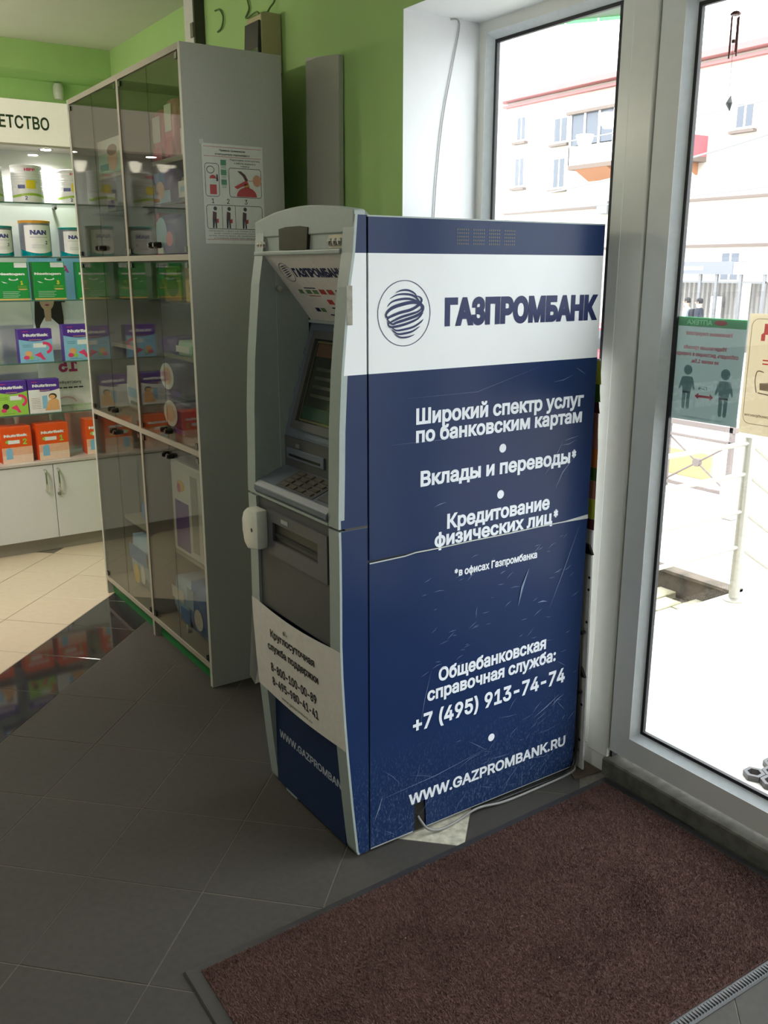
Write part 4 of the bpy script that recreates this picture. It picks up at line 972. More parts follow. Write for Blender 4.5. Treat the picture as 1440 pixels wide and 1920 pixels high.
for k in range(6): rect(h, O, PX, PU, 0.15 + k * 0.027, 0.172 + k * 0.027, 0.790, 0.797, 1, eps=0.001)
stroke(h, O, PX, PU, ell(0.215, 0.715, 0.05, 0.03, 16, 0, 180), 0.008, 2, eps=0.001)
h.build('reflection_print', [M_magenta, M_printk, pm('print_pale_pink', C(214, 172, 184), 0.5)], sh, o1)

# ------------------------------------------------------------------ stock on the lit shelves
GR = {}
def carton(name, label, cat, loc, w, d, hh, mats, design, rz=0.0, group=None, bevel=0.001):
    """printed box; front face looks along -Y of the box, bottom centre at loc"""
    t = thing(name, label, cat, loc, rz, group)
    b = MB(); b.box(-w / 2, w / 2, -d / 2, d / 2, 0, hh)
    b.build('carton', [mats[0]], t, bevel=bevel)
    h = MB(); design(h, w, d, hh)
    if h.f: h.build('label_print', mats, t)
    return t
M_cgrn = pm('carton_green', C(24, 140, 66), 0.4); M_gold = pm('print_gold', C(208, 178, 110), 0.35); M_yel = pm('print_yellow', C(226, 206, 48), 0.4)
M_ctop = pm('carton_violet', C(78, 44, 150), 0.4); M_cblu = pm('carton_sky', C(132, 186, 222), 0.4); M_clime = pm('carton_lime', C(150, 200, 84), 0.4); M_cwht = pm('carton_white', C(226, 226, 230), 0.45)
M_hot = pm('print_hot_pink', C(224, 62, 118), 0.4); M_cor = pm('carton_orange', C(226, 84, 26), 0.4); M_corp = pm('carton_pale_orange', C(232, 178, 150), 0.4); M_tan = pm('print_tan', C(222, 170, 120), 0.5)
def d_green(num):
    def f(h, w, d, H):
        O = (-w / 2, -d / 2, 0)
        rect(h, O, PX, PU, 0, w, 0.0, 0.008, 2)
        letters(h, 'Nestogen', (-w * 0.46, -d / 2, H * 0.66), PX, PU, w * 0.84, H * 0.062, 0.05, 1)
        rect(h, O, PX, PU, w * 0.56, w * 0.97, H * .86, H * .985, 1)
        shape(h, O, PX, PU, ell(w * .5, H * .555, w * .16, H * .035, 16), 1); shape(h, O, PX, PU, ell(w * .5, H * .57, w * .11, H * .03, 16), 0, eps=0.0007)
        shape(h, O, PX, PU, [(w * .10, H * .50), (w * .24, H * .47), (w * .30, H * .45), (w * .18, H * .455)], 1)
        letters(h, num, (w * 0.22, -d / 2, H * 0.41), PX, PU, None, H * 0.10, 0.04, 3)
        shape(h, O, PX, PU, ell(w * .78, H * .285, w * .15, H * .018, 14), 2)
        for k in range(4): rect(h, O, PX, PU, w * .12, w * (.68 - .06 * (k % 2)), H * (.22 - k * .045), H * (.228 - k * .045), 1)
        for k in range(3): rect(h, O, PX, PU, w * .62, w * .92, H * (.37 - k * .035), H * (.374 - k * .035), 3)
    return f
def d_nutri(kind, text='Nutrilak'):
    def f(h, w, d, H):
        O = (-w / 2, -d / 2, 0); n = 10
        arc = [(w * i / n, H * (0.70 - 0.07 * math.sin(math.pi * i / n))) for i in range(n + 1)]
        shape(h, O, PX, PU, [(0, 0), (w, 0)] + arc[::-1], 1)
        letters(h, text, (-w * 0.36, -d / 2, H * 0.775), PX, PU, w * 0.76, H * 0.085, 0.05, 2)
        rect(h, O, PX, PU, w * .12, w * .30, H * .92, H * .935, 3)
        rect(h, O, PX, PU, w * .30, w * .68, H * .665, H * .680, 4, eps=0.0008)
        if kind == 'white':
            rect(h, O, PX, PU, 0.02 * w, w * .36, H * .50, H * .70, 2, eps=0.0008)
            shape(h, O, PX, PU, [(w * .48, H * .06), (w * .95, H * .06), (w * .95, H * .34), (w * .80, H * .44), (w * .62, H * .36)], 4, eps=0.0008)
            shape(h, O, PX, PU, ell(w * .76, H * .48, w * .13, H * .09, 14), 6, eps=0.0010); shape(h, O, PX, PU, ell(w * .74, H * .46, w * .10, H * .065, 14), 4, eps=0.0012)
            shape(h, O, PX, PU, [(w * .42, H * .12), (w * .60, H * .12), (w * .58, H * .52), (w * .42, H * .50)], 5, eps=0.0007)
            for k in range(7): rect(h, O, PX, PU, w * .08, w * .36, H * (.44 - k * .05), H * (.447 - k * .05), 7, eps=0.0009)
        else:
            rect(h, O, PX, PU, w * .42, w * .80, H * .44, H * .57, 2, eps=0.0008)
            stroke(h, O, PX, PU, ell(w * .74, H * .42, w * .20, H * .15, 16, -70, 100), w * .09, 3, eps=0.0010)
            shape(h, O, PX, PU, [(w * .42, H * .22), (w * .62, H * .30), (w * .70, H * .16), (w * .76, H * .06), (w * .66, H * .07), (w * .60, H * .14)], 3, eps=0.0010)
            shape(h, O, PX, PU, ell(w * .26, H * .26, w * .11, H * .09, 14), 4 if kind == 'sky' else 6, eps=0.0009)
            shape(h, O, PX, PU, ell(w * .19, H * .15, w * .09, H * .06, 12), 3, eps=0.0012); shape(h, O, PX, PU, ell(w * .34, H * .14, w * .07, H * .055, 12), 8, eps=0.0012)
            for k in range(2): rect(h, O, PX, PU, w * .10, w * .36, H * (.52 - k * .05), H * (.528 - k * .05), 7, eps=0.0009)
            rect(h, O, PX, PU, w * .15, w * .55, H * .045, H * .052, 7, eps=0.0009)
    return f
def d_orange(num):
    def f(h, w, d, H):
        O = (-w / 2, -d / 2, 0)
        rect(h, O, PX, PU, 0, w, 0, H * .22, 2); rect(h, O, PX, PU, 0, w, H * .22, H * .44, 1)
        letters(h, 'Nutrilak', (-w * 0.40, -d / 2, H * 0.73), PX, PU, w * 0.78, H * 0.075, 0.05, 3)
        shape(h, O, PX, PU, ell(w * .25, H * .60, w * .12, H * .055, 14), 4, eps=0.0008); rect(h, O, PX, PU, w * .22, w * .60, H * .54, H * .64, 3, eps=0.0010)
        letters(h, num, (w * 0.20, -d / 2, H * 0.50), PX, PU, None, H * 0.16, 0.03, 4, eps=0.0009)
        shape(h, O, PX, PU, [(w * .12, H * .12), (w * .34, H * .12), (w * .34, H * .40), (w * .24, H * .44), (w * .12, H * .38)], 5, eps=0.0009)
        for k in range(5): rect(h, O, PX, PU, w * .45, w * .88, H * (.36 - k * .05), H * (.365 - k * .05), 2 if k % 2 else 3, eps=0.0009)
    return f
GM = [M_cgrn, M_print, M_gold, M_yel]
NMS = lambda b: [M_ctop, b, M_print, M_hot, M_tan, M_cblu, M_hair, M_printk, M_clime]
OM = [M_cor, M_corp, pm('carton_cream', C(236, 206, 188), 0.4), M_print, M_clime, M_cblu]
YS = 3.085
carton('milk_carton', 'green formula carton at the left edge of the third shelf', 'carton', (-0.030, YS + .0, 1.2475), 0.140, 0.07, 0.176, GM, d_green('1'))
carton('milk_carton', 'green formula carton with yellow number beside the painted blue poster reflection', 'carton', (0.137, YS, 1.2475), 0.150, 0.07, 0.178, GM, d_green('3'))
carton('milk_carton', 'green formula carton half hidden behind the cabinet edge', 'carton', (0.335, YS, 1.2475), 0.12, 0.07, 0.178, GM, d_green('2'))
for k in range(3): carton('milk_carton', 'green formula carton mirrored in the cabinet glass, ' + ['nearest', 'second', 'third'][k] + ' of its row', 'carton', (-0.24 - k * 0.20, YS, 1.2475), 0.145, 0.07, 0.178, GM, d_green('2'), group='mirrored green cartons')
carton('formula_carton', 'violet topped sky blue formula carton standing whole on the fourth shelf', 'carton', (0.043, YS - .01, 0.9505), 0.158, 0.06, 0.160, NMS(M_cblu), d_nutri('sky'))
carton('formula_carton', 'violet topped sky blue formula carton cut off by the cabinet edge', 'carton', (0.256, YS - .01, 0.9505), 0.158, 0.06, 0.176, NMS(M_cblu), d_nutri('sky'))
for k in range(2): carton('formula_carton', 'violet and blue formula carton mirrored in the cabinet glass, ' + ['nearest', 'second', 'third'][k] + ' of its row', 'carton', (-0.22 - k * 0.24, YS - .01, 0.9505), 0.158, 0.06, 0.165, NMS(M_cblu), d_nutri('sky'), group='mirrored violet cartons')
carton('formula_carton', 'violet topped lime green formula carton on the fifth shelf', 'carton', (-0.092, YS - .01, 0.7005), 0.142, 0.06, 0.164, NMS(M_clime), d_nutri('lime'))
carton('formula_carton', 'violet topped white formula carton with a child on the fifth shelf', 'carton', (0.060, YS - .01, 0.7005), 0.152, 0.06, 0.165, NMS(M_cwht), d_nutri('white', 'Nutrima'))
for k in range(2): carton('formula_carton', 'violet and white formula carton mirrored in the cabinet glass, ' + ['nearest', 'second', 'third'][k] + ' of its row', 'carton', (-0.30 - k * 0.22, YS - .01, 0.7005), 0.150, 0.06, 0.165, NMS(M_cwht), d_nutri('white', 'Nutrima'), group='mirrored white cartons')
carton('formula_carton', 'orange formula carton at the left edge of the counter', 'carton', (-0.100, YS - .01, 0.4665), 0.145, 0.10, 0.178, OM, d_orange('2'), rz=0.05)
carton('formula_carton', 'orange formula carton standing whole above the cupboard door joint', 'carton', (0.075, YS - .01, 0.4665), 0.150, 0.10, 0.180, OM, d_orange('1'), rz=0.08)
carton('formula_carton', 'orange formula carton half hidden behind the cabinet corner', 'carton', (0.325, YS + .01, 0.4665), 0.150, 0.10, 0.178, OM, d_orange('2'), rz=-0.03)
for k in range(3): carton('formula_carton', 'orange formula carton mirrored in the cabinet glass, ' + ['nearest', 'second', 'third'][k] + ' of its row', 'carton', (-0.30 - k * 0.21, YS - .01, 0.4665), 0.145, 0.10, 0.178, OM, d_orange('1'), group='mirrored orange cartons')
# tins
M_tinw = pm('tin_white', C(222, 224, 228), 0.35); M_tinr = pm('tin_ring_line', C(150, 154, 162), 0.35); M_tgrn = pm('tin_green', C(140, 176, 50), 0.35); M_teal = pm('tin_teal', C(0, 150, 160), 0.2, metal=0.4)
M_lidg = pm('lid_gold', C(206, 150, 50), 0.4); M_lidt = pm('lid_teal', C(18, 128, 128), 0.4); M_gtin = pm('tin_grey_print', C(110, 116, 128), 0.4)
def curved(h, r, fn):
    """wraps flat print (x, z) round a tin of radius r, facing -Y"""
    t = MB(); fn(t)
    h.add([((r + 0.0004 - v[1] * 0.0) * math.sin(v[0] / r), -(r + 0.0005 + v[1]) * math.cos(v[0] / r), v[2]) for v in t.v], [], 0)
    b = len(h.v) - len(t.v)
    for f, m in zip(t.f, t.m): h.f.append(tuple(b + i for i in f)); h.m.append(m)
def tin(name, label, loc, r, H, style, group=None):
    t = thing(name, label, 'tin', loc, 0, group)
    b = MB(); pr = [(r * .98, 0.0), (r, 0.004)]
    if style == 'ribbed':
        for k in range(7): z = H * (.38 + k * .07); pr += [(r, z), (r - 0.0012, z + 0.001), (r - .0012, z + .003), (r, z + 0.004)]
    pr += [(r, H * .92)]
    b.lathe(pr, (0, 0, 0), n=32); b.build('tin', [M_tinw if style == 'ribbed' else M_gtin], t, smooth=True)
    b = MB(); b.lathe([(r * 1.01, H * .92), (r * 1.025, H * .93), (r * 1.025, H * .99), (r * .96, H)], (0, 0, 0), n=32)
    b.build('lid', [M_tinw if style == 'ribbed' else (M_lidg if style == 'gold' else M_lidt)], t, smooth=True)
    h = MB()
    ZX, ZU = (1, 0, 0), (0, 0, 1)
    def cyb(z0, z1, a, m, e=0.0004, n=18):
        vs = []
        for i in range(n + 1):
            th = -a + 2 * a * i / n
            for z in (z0(th) if callable(z0) else z0, z1(th) if callable(z1) else z1): vs.append(((r + e) * math.sin(th), -(r + e) * math.cos(th), z))
        h.add(vs, [(2 * i, 2 * i + 2, 2 * i + 3, 2 * i + 1) for i in range(n)], m)
    def txt(s, x, z, hh, w, m, bold=0.03):
        q = MB(); letters(q, s, (x, 0, z), ZX, ZU, w, hh, bold, center=True)
        b0 = len(h.v); h.v += [((r + .0009) * math.sin(v[0] / r), -(r + .0009) * math.cos(v[0] / r), v[2]) for v in q.v]
        for f in q.f: h.f.append(tuple(b0 + i for i in f)); h.m.append(m)
    if style == 'ribbed':
        cyb(0.006, lambda th: H * (.17 + .03 * math.cos(th * 2.2)), 1.5, 4, 0.0004); cyb(lambda th: H * (.15 + .03 * math.cos(th * 2.2)), lambda th: H * (.215 + .03 * math.cos(th * 2.2)), 1.5, 0, 0.0008)
        txt('HiPP', 0.0, H * .83, H * .075, r * .7, 1)
        cyb(H * .36, H * .59, 0.30, 2, 0.0012); 
        q0 = len(h.v); cyb(H * .36, H * .46, 0.24, 3, 0.0010); h.v[q0:] = [(v[0] * math.cos(-.62) - v[1] * math.sin(-.62), v[0] * math.sin(-.62) + v[1] * math.cos(-.62), v[2]) for v in h.v[q0:]]
        txt('2', -r * .35, H * .06, H * .10, None, 3)
    else:
        cyb(0.004, lambda th: H * (.16 - .07 * math.cos(th * 1.6)), 1.5, 0, 0.0006); cyb(lambda th: H * (.16 - .07 * math.cos(th * 1.6)), lambda th: H * (.84 + .03 * math.cos(th)), 0.95, 4, 0.0005)
        txt('NAN', 0.0, H * .60, H * .13, r * 1.1, 3, 0.05); txt('ГИПОАЛЛЕРГЕННЫЙ', 0.0, H * .52, H * .03, r * 1.2, 3, 0.0); txt('2', r * .5, H * .34, H * .10, None, 3)
        for k in range(3): cyb(H * (.24 + k * .04), H * (.246 + k * .04), 0.5, 3, 0.0010)
    h.build('label_print', [M_tgrn if style == 'ribbed' else M_teal, M_hot, M_yel, pm('tin_navy', C(62, 70, 128), 0.4), M_tinw], t)
    return t
tin('formula_tin', 'white ribbed formula tin with yellow square on the top glass shelf', (0.083, YS, 1.6955), 0.070, 0.166, 'ribbed')
tin('formula_tin', 'white ribbed formula tin partly behind the cabinet edge on the top shelf', (0.292, YS, 1.6955), 0.070, 0.155, 'ribbed')
tin('formula_tin', 'white ribbed formula tin cut by the left picture edge on the top shelf', (-0.098, YS, 1.6955), 0.070, 0.156, 'ribbed')
for k in range(2): tin('formula_tin', 'white ribbed formula tin mirrored in the cabinet glass, ' + ['nearest', 'second', 'third'][k] + ' of its row', (-0.33 - k * 0.22, YS, 1.6955), 0.070, 0.160, 'ribbed', 'mirrored ribbed tins')
tin('formula_tin', 'silver and white formula tin with orange gold lid on the second shelf', (0.097, YS, 1.4495), 0.071, 0.166, 'gold')
tin('formula_tin', 'silver and white formula tin with teal lid at the left picture edge', (-0.070, YS, 1.4495), 0.062, 0.138, 'teal')
tin('formula_tin', 'silver and white formula tin with teal lid beside the cabinet edge', (0.272, YS, 1.4495), 0.062, 0.138, 'teal')
for k in range(2): tin('formula_tin', 'silver and white formula tin mirrored in the cabinet glass, ' + ['nearest', 'second', 'third'][k] + ' of its row', (-0.30 - k * 0.20, YS, 1.4495), 0.066, 0.150, 'teal', 'mirrored silver tins')

# ------------------------------------------------------------------ stock inside the glass cabinet (fronts look along -X)
RZ = -math.pi / 2
def soft(name, label, loc, w, d, hh, mats, design=None, bulge=0.012, group=None):
    """pillow-like plastic pack"""
    t = thing(name, label, 'pack', loc, RZ, group)
    bm = bmesh.new(); bmesh.ops.create_cube(bm, size=1.0)
    bmesh.ops.subdivide_edges(bm, edges=bm.edges, cuts=5, use_grid_fill=True)
    rr = random.Random(hash(label) % 9999 if False else len(label))
    for v in bm.verts:
        x, y, z = v.co * 2
        f = (1 - x * x) * (1 - z * z)
        cr = (abs(x) ** 6 + abs(z) ** 6)
        v.co = Vector((x * w / 2 * (1 - 0.05 * z * z), y * (d / 2 * (0.72 + 0.28 * min(1, f * 2.2))) + rr.uniform(-.001, .001), (z * 0.5 + 0.5) * hh * (1 - 0.03 * x * x * (z > 0))))
    me = bpy.data.meshes.new('pack'); bm.to_mesh(me); bm.free(); me.materials.append(mats[0])
    for p in me.polygons: p.use_smooth = True
    o = bpy.data.objects.new('pack', me); COL.objects.link(o); o.parent = t
    if design:
        h = MB(); design(h, w, d + 0.004, hh); h.build('label_print', mats, t)
    return t
def dz(*items):
    def f(h, w, d, H):
        O = (-w / 2, -d / 2, 0)
        for it in items:
            if it[0] == 'r': rect(h, O, PX, PU, it[1] * w, it[2] * w, it[3] * H, it[4] * H, it[5], eps=0.0004 + 0.0003 * it[5])
            elif it[0] == 'e': shape(h, O, PX, PU, ell(it[1] * w, it[2] * H, it[3] * w, it[4] * H, 18), it[5], eps=0.0004 + 0.0003 * it[5])
            elif it[0] == 't': letters(h, it[1], (it[2] * w - w / 2, -d / 2, it[3] * H), PX, PU, it[4] * w, it[5] * H, 0.03, it[6], eps=0.0004 + 0.0003 * it[6])
    return f
c_pink = pm('pack_pink', C(214, 110, 140), 0.35); c_hotp = pm('pack_crimson', C(196, 40, 92), 0.35); c_vio = pm('pack_violet', C(90, 58, 150), 0.35); c_dvio = pm('pack_dark_violet', C(58, 42, 98), 0.35)
c_blu = pm('pack_blue', C(70, 128, 196), 0.35); c_lblu = pm('pack_light_blue', C(160, 192, 222), 0.35); c_wht = pm('pack_white', C(222, 222, 222), 0.4); c_teal = pm('pack_teal', C(60, 150, 140), 0.35)
c_mint = pm('pack_mint', C(176, 214, 190), 0.35); c_ylw = pm('pack_yellow', C(228, 190, 80), 0.4); c_och = pm('pack_ochre', C(176, 132, 60), 0.45); c_brn = pm('pack_brown', C(120, 84, 52), 0.45); c_skin = pm('pack_skin', C(220, 176, 146), 0.45); c_gry = pm('pack_grey', C(150, 152, 150), 0.45)
XS = 0.215
# near column, top row
soft('diaper_pack', 'tall pink pack leaning on the top shelf of the near column', (XS, 1.565, 1.752), 0.10, 0.11, 0.165, [c_pink, c_wht, c_hotp], dz(('r', .15, .85, .35, .85, 1), ('r', .1, .9, .0, .25, 2)))
soft('diaper_pack', 'second tall pink pack with white panel on the top shelf of the near column', (XS, 1.455, 1.752), 0.10, 0.11, 0.185, [c_pink, c_wht, c_hotp], dz(('r', .2, .8, .45, .9, 1), ('r', .15, .8, .05, .35, 2)))
carton('pad_box', 'rose coloured box beside the pink packs on the top cabinet shelf', 'box', (XS, 1.27, 1.752), 0.20, 0.10, 0.15, [pm('pack_rose', C(150, 96, 104), 0.45), c_wht, M_printk], dz(('r', .0, .75, .0, .55, 1),), RZ)
soft('diaper_pack', 'violet and blue pack with a baby print under the top cabinet shelf', (XS, 1.55, 1.605), 0.18, 0.11, 0.12, [c_vio, c_blu, c_lblu, c_hotp, c_skin], dz(('r', .05, .95, .0, .4, 2), ('r', .1, .7, .62, .9, 1), ('e', .45, .42, .22, .24, 4), ('r', .1, .4, .1, .22, 3)))
soft('wipe_pack', 'whitish pack right of the violet and blue pack', (XS, 1.33, 1.605), 0.16, 0.11, 0.085, [c_gry, c_wht, c_lblu], dz(('r', .1, .9, .2, .8, 1), ('r', .2, .7, .4, .6, 2)))
carton('pad_box', 'slim crimson box standing at the left of the lower top-row shelf', 'box', (XS, 1.60, 1.437), 0.035, 0.12, 0.145, [c_hotp, c_wht], dz(('r', .2, .8, .2, .8, 1),), RZ)
soft('diaper_pack', 'rounded violet pack with pale arch in the middle of the near column', (XS - .03, 1.455, 1.437), 0.20, 0.11, 0.135, [c_vio, c_lblu, c_pink, c_wht], dz(('e', .3, .55, .26, .38, 1), ('e', .62, .42, .30, .36, 0), ('e', .66, .40, .16, .18, 2), ('r', .1, .35, .05, .2, 3)))
carton('pad_box', 'teal box at the right end behind the violet pack', 'box', (XS, 1.245, 1.437), 0.09, 0.12, 0.13, [c_teal, c_wht, c_pink], dz(('r', .1, .5, .1, .9, 1), ('r', .6, .9, .5, .8, 2)), RZ)
carton('pad_box', 'white box standing behind the violet pack in the near column', 'box', (XS + 0.10, 1.47, 1.437), 0.28, 0.05, 0.15, [c_wht, c_pink, c_gry], dz(('r', .05, .25, .1, .9, 1), ('r', .4, .6, .7, .9, 2)), RZ)
# near column, middle row
carton('food_box', 'ochre baby food box at the left of the middle row', 'box', (XS, 1.62 - .09, 1.285), 0.16, 0.09, 0.118, [c_och, c_brn, c_ylw, c_wht], dz(('e', .5, .4, .35, .3, 1), ('r', .2, .8, .72, .9, 2)), RZ)
carton('food_box', 'yellow baby food box with navy oval in the middle row', 'box', (XS, 1.31, 1.285), 0.20, 0.09, 0.122, [c_ylw, c_dvio, c_och, c_wht], dz(('e', .58, .82, .26, .14, 1), ('e', .4, .35, .25, .22, 2), ('r', .7, .9, .1, .3, 3)), RZ)
soft('wipe_pack', 'flat violet pack lying on the middle shelf of the near column', (XS - 0.02, 1.55, 1.098), 0.15, 0.12, 0.06, [c_vio, c_wht, c_mint], dz(('e', .6, .5, .25, .3, 0),))
soft('wipe_pack', 'flat pale green wipes pack next to the flat violet pack', (XS - 0.02, 1.34, 1.098), 0.24, 0.12, 0.055, [c_mint, c_wht, c_teal], dz(('r', .1, .6, .3, .7, 1), ('r', .7, .9, .2, .8, 2)))
carton('food_box', 'small teal box at the right end of the middle shelf', 'box', (XS + .08, 1.20, 1.098), 0.10, 0.06, 0.12, [c_teal, c_wht], dz(('r', .1, .9, .4, .6, 1),), RZ)
for k, (z, nm) in enumerate(((0.825, 'lower'), (0.935, 'upper'))):
    carton('pad_box', nm + ' white carton of the two stacked at the left of the middle row', 'box', (0.310, 1.550, z), 0.13, 0.10, 0.108, [c_wht, c_gry, c_teal], dz(('r', .45, .9, .3, .8, 1), ('r', .0, 1.0, .9, 1.0, 2)) if k else dz(('r', .5, .9, .2, .7, 1)), RZ)
for k, (z, y, nm) in enumerate(((0.825, 1.435, 'lower'), (0.955, 1.45, 'upper'))):
    soft('diaper_pack', nm + ' dark violet pack with round white portrait of the stacked pair', (XS - 0.04, y, z), 0.23, 0.13, 0.130, [c_dvio, c_wht, c_skin, c_vio], dz(('e', .40, .55, .28, .36, 1), ('e', .40, .55, .18, .24, 2), ('r', .55, .95, .05, .2, 3)))
soft('diaper_pack', 'pink edged pack squeezed at the right of the dark violet packs', (XS + 0.03, 1.19, 0.825), 0.12, 0.14, 0.24, [c_pink, c_wht, c_dvio], dz(('r', .1, .9, .1, .6, 1), ('r', .1, .9, .65, .9, 2)))
# near column, bottom row
carton('diaper_box', 'tall white diaper pack with violet block on the bottom row shelf', 'box', (XS, 1.425, 0.348), 0.37, 0.14, 0.36, [c_wht, c_vio, c_gry, c_ylw, c_pink], dz(('r', .12, .48, .06, .58, 1), ('r', .55, .72, .1, .9, 2), ('e', .3, .75, .1, .06, 3), ('r', .80, .95, .1, .75, 2), ('e', .25, .72, .05, .05, 4)), RZ, bevel=0.012)
soft('diaper_pack', 'pale blue crumpled pack on the cabinet floor', (XS - 0.01, 1.515, 0.083), 0.20, 0.16, 0.16, [c_lblu, c_blu, c_wht], dz(('r', .1, .7, .5, .8, 2), ('r', .5, .95, .05, .4, 1)))
soft('diaper_pack', 'bright blue pack on the cabinet floor near the corner', (XS - 0.03, 1.31, 0.083), 0.20, 0.16, 0.20, [c_blu, c_lblu, c_wht, c_ylw], dz(('r', .1, .4, .5, .9, 1), ('e', .6, .4, .2, .2, 2)))
soft('wipe_pack', 'white and yellow pack behind the blue packs on the cabinet floor', (XS + 0.10, 1.47, 0.083), 0.24, 0.06, 0.25, [c_wht, c_ylw, c_pink], dz(('r', .1, .5, .7, .95, 1), ('r', .55, .9, .5, .9, 2)))
carton('price_tag', 'small white price tag lying on the cabinet floor board', 'tag', (0.10, 1.40, 0.083), 0.035, 0.004, 0.022, [c_wht, M_printk], dz(('r', .1, .8, .3, .5, 1),), RZ - 0.3, bevel=0.0005)
# far column
carton('diaper_box', 'mint green diaper pack with a baby face on the far column top shelf', 'box', (XS, 2.07, 1.752), 0.30, 0.12, 0.125, [c_mint, c_skin, c_teal, c_wht, c_brn], dz(('r', .0, 1.0, .6, 1.0, 3), ('e', .62, .42, .20, .36, 1), ('e', .62, .66, .20, .16, 4), ('e', .45, .85, .16, .1, 2), ('r', .1, .45, .1, .3, 2)), RZ, bevel=0.008)
carton('pad_box', 'small dark box under the mint pack in the far column', 'box', (XS, 2.15, 1.605), 0.10, 0.08, 0.075, [c_gry, c_dvio], dz(('r', .1, .9, .3, .7, 1),), RZ)
soft('diaper_pack', 'rounded white pack low in the middle row of the far column', (XS, 1.95, 0.825), 0.28, 0.13, 0.19, [c_wht, c_lblu, c_gry], dz(('r', .2, .8, .35, .55, 1), ('r', .3, .7, .2, .27, 2)))
soft('diaper_pack', 'light blue pack with yellow figures at the far column bottom', (XS - 0.02, 1.95, 0.083), 0.26, 0.16, 0.22, [c_lblu, c_blu, c_ylw, c_wht], dz(('r', .1, .9, .55, .85, 1), ('e', .4, .3, .14, .2, 2), ('e', .7, .35, .1, .18, 3)))
soft('diaper_pack', 'blue bagged pack on the bottom shelf of the far column', (XS, 1.86, 0.348), 0.22, 0.14, 0.16, [c_lblu, c_blu, c_wht], dz(('e', .4, .5, .3, .3, 1), ('r', .5, .9, .2, .35, 2)))
# ================================================================== NOTICES AND CHIME AT THE DOOR
GXI = 0.7878      # inner face of the door pane
n1 = thing('distance_notice', 'grey green distance notice with green header taped outside the door glass', 'notice', (0.796, -0.263, 1.16)); o0 = n1.location
gy0, gy1 = -0.357, -0.164     # right, left as seen from inside
P_pap = papermat('notice_paper', C(132, 144, 139), (0.036, 0.047, 0.044, 1))
P_grn = papermat('notice_green', C(60, 130, 80), (0.10, 0.27, 0.14, 1))
P_red = papermat('notice_red', C(170, 60, 70), (0.36, 0.13, 0.16, 1)); P_drk = papermat('notice_dark', C(84, 98, 96), (0.22, 0.29, 0.28, 1)); P_lt = papermat('notice_light', C(150, 190, 160), (0.5, 0.9, 0.6, 1))
h = MB(); h.add([(0.7935, -0.164, 1.283), (0.7935, -0.357, 1.281), (0.7935, -0.354, 1.036), (0.7935, -0.160, 1.035)], [(0, 1, 2, 3)]); sh = h.build('sheet', [P_pap], n1, o0)
# seen through from the back: mirrored, so the reading direction runs towards +Y
h = MB(); MD, MU, MN = Vector((0, 1, 0)), Vector((0, 0, 1)), (-1, 0, 0); MO_ = (0.7935, -0.357, 1.035)
def mt_(txt, ur, v, w, hh, m, b_=0.02): letters(h, txt, (0.7935, -0.357 + ur, 1.035 + v), MD, MU, w, hh, b_, m, nrm=MN, eps=0.0012)
def ms(pts, m, e=0.0012): shape(h, MO_, MD, MU, pts, m, eps=e, nrm=MN)
ms([(0.0, 0.247), (0.193, 0.248), (0.193, 0.226), (0.0, 0.225)], 0, 0.0008)
mt_('АПТЕКА', 0.093, 0.2305, 0.072, 0.011, 3); ms(ell(0.070, 0.2365, 0.018, 0.006, 16), 1, 0.0011)
mt_('Уважаемые покупатели!', 0.034, 0.205, 0.130, 0.0100, 1)
mt_('Убедительная просьба', 0.046, 0.172, 0.122, 0.0100, 1)
mt_('соблюдать дистанцию в очереди', 0.014, 0.156, 0.174, 0.0100, 1)
mt_('не менее 1,5м.', 0.066, 0.140, 0.078, 0.0100, 1)
mt_('1,5 м', 0.090, 0.078, 0.026, 0.0085, 2)
mt_('Соблюдайте меры профилактики!', 0.034, 0.006, 0.125, 0.0062, 2, 0.0)
for u, k in ((0.044, 1.02), (0.150, 0.96)):
    v0 = 0.020 if k > 1 else 0.028
    ms(ell(u, v0 + 0.098 * k, 0.0125 * k, 0.0125 * k, 20), 2)
    ms([(u - .013 * k, v0 + .082 * k), (u + .013 * k, v0 + .082 * k), (u + .017 * k, v0 + .078 * k), (u + .025 * k, v0 + .052 * k), (u + .021 * k, v0 + .048 * k), (u + .015 * k, v0 + .058 * k), (u + .012 * k, v0 + .040 * k), (u - .012 * k, v0 + .040 * k), (u - .015 * k, v0 + .058 * k), (u - .021 * k, v0 + .048 * k), (u - .025 * k, v0 + .052 * k), (u - .017 * k, v0 + .078 * k)], 2)
    for s_ in (-1, 1): ms([(u + s_ * .0015, v0 + .044 * k), (u + s_ * .012 * k, v0 + .044 * k), (u + s_ * .0115 * k, v0 + .004), (u + s_ * .009 * k, v0), (u + s_ * .004 * k, v0), (u + s_ * .0018, v0 + .004)], 2)
ms([(0.072, 0.062), (0.082, 0.070), (0.082, 0.065), (0.114, 0.065), (0.114, 0.070), (0.125, 0.062), (0.114, 0.054), (0.114, 0.059), (0.082, 0.059), (0.082, 0.054)], 1)
h.build('notice_print', [P_grn, P_red, P_drk, P_lt], sh, o0)
n2 = thing('mask_notice', 'tan paper notice with rounded border at the right picture edge on the door glass', 'notice', (0.796, -0.465, 1.16)); o0 = n2.location
P_tan = papermat('notice_tan', C(205, 190, 160), (0.16, 0.132, 0.086, 1)); P_red2 = papermat('notice_scarlet', C(190, 60, 60), (0.36, 0.08, 0.09, 1)); P_br = papermat('notice_brown', C(110, 96, 84), (0.20, 0.17, 0.14, 1))
h = MB(); h.add([(0.7938, -0.361, 1.297), (0.7938, -0.571, 1.299), (0.7938, -0.571, 1.024), (0.7938, -0.361, 1.026)], [(0, 1, 2, 3)]); sh = h.build('sheet', [P_tan], n2, o0)
h = MB(); MO_ = (0.7938, -0.571, 1.024)
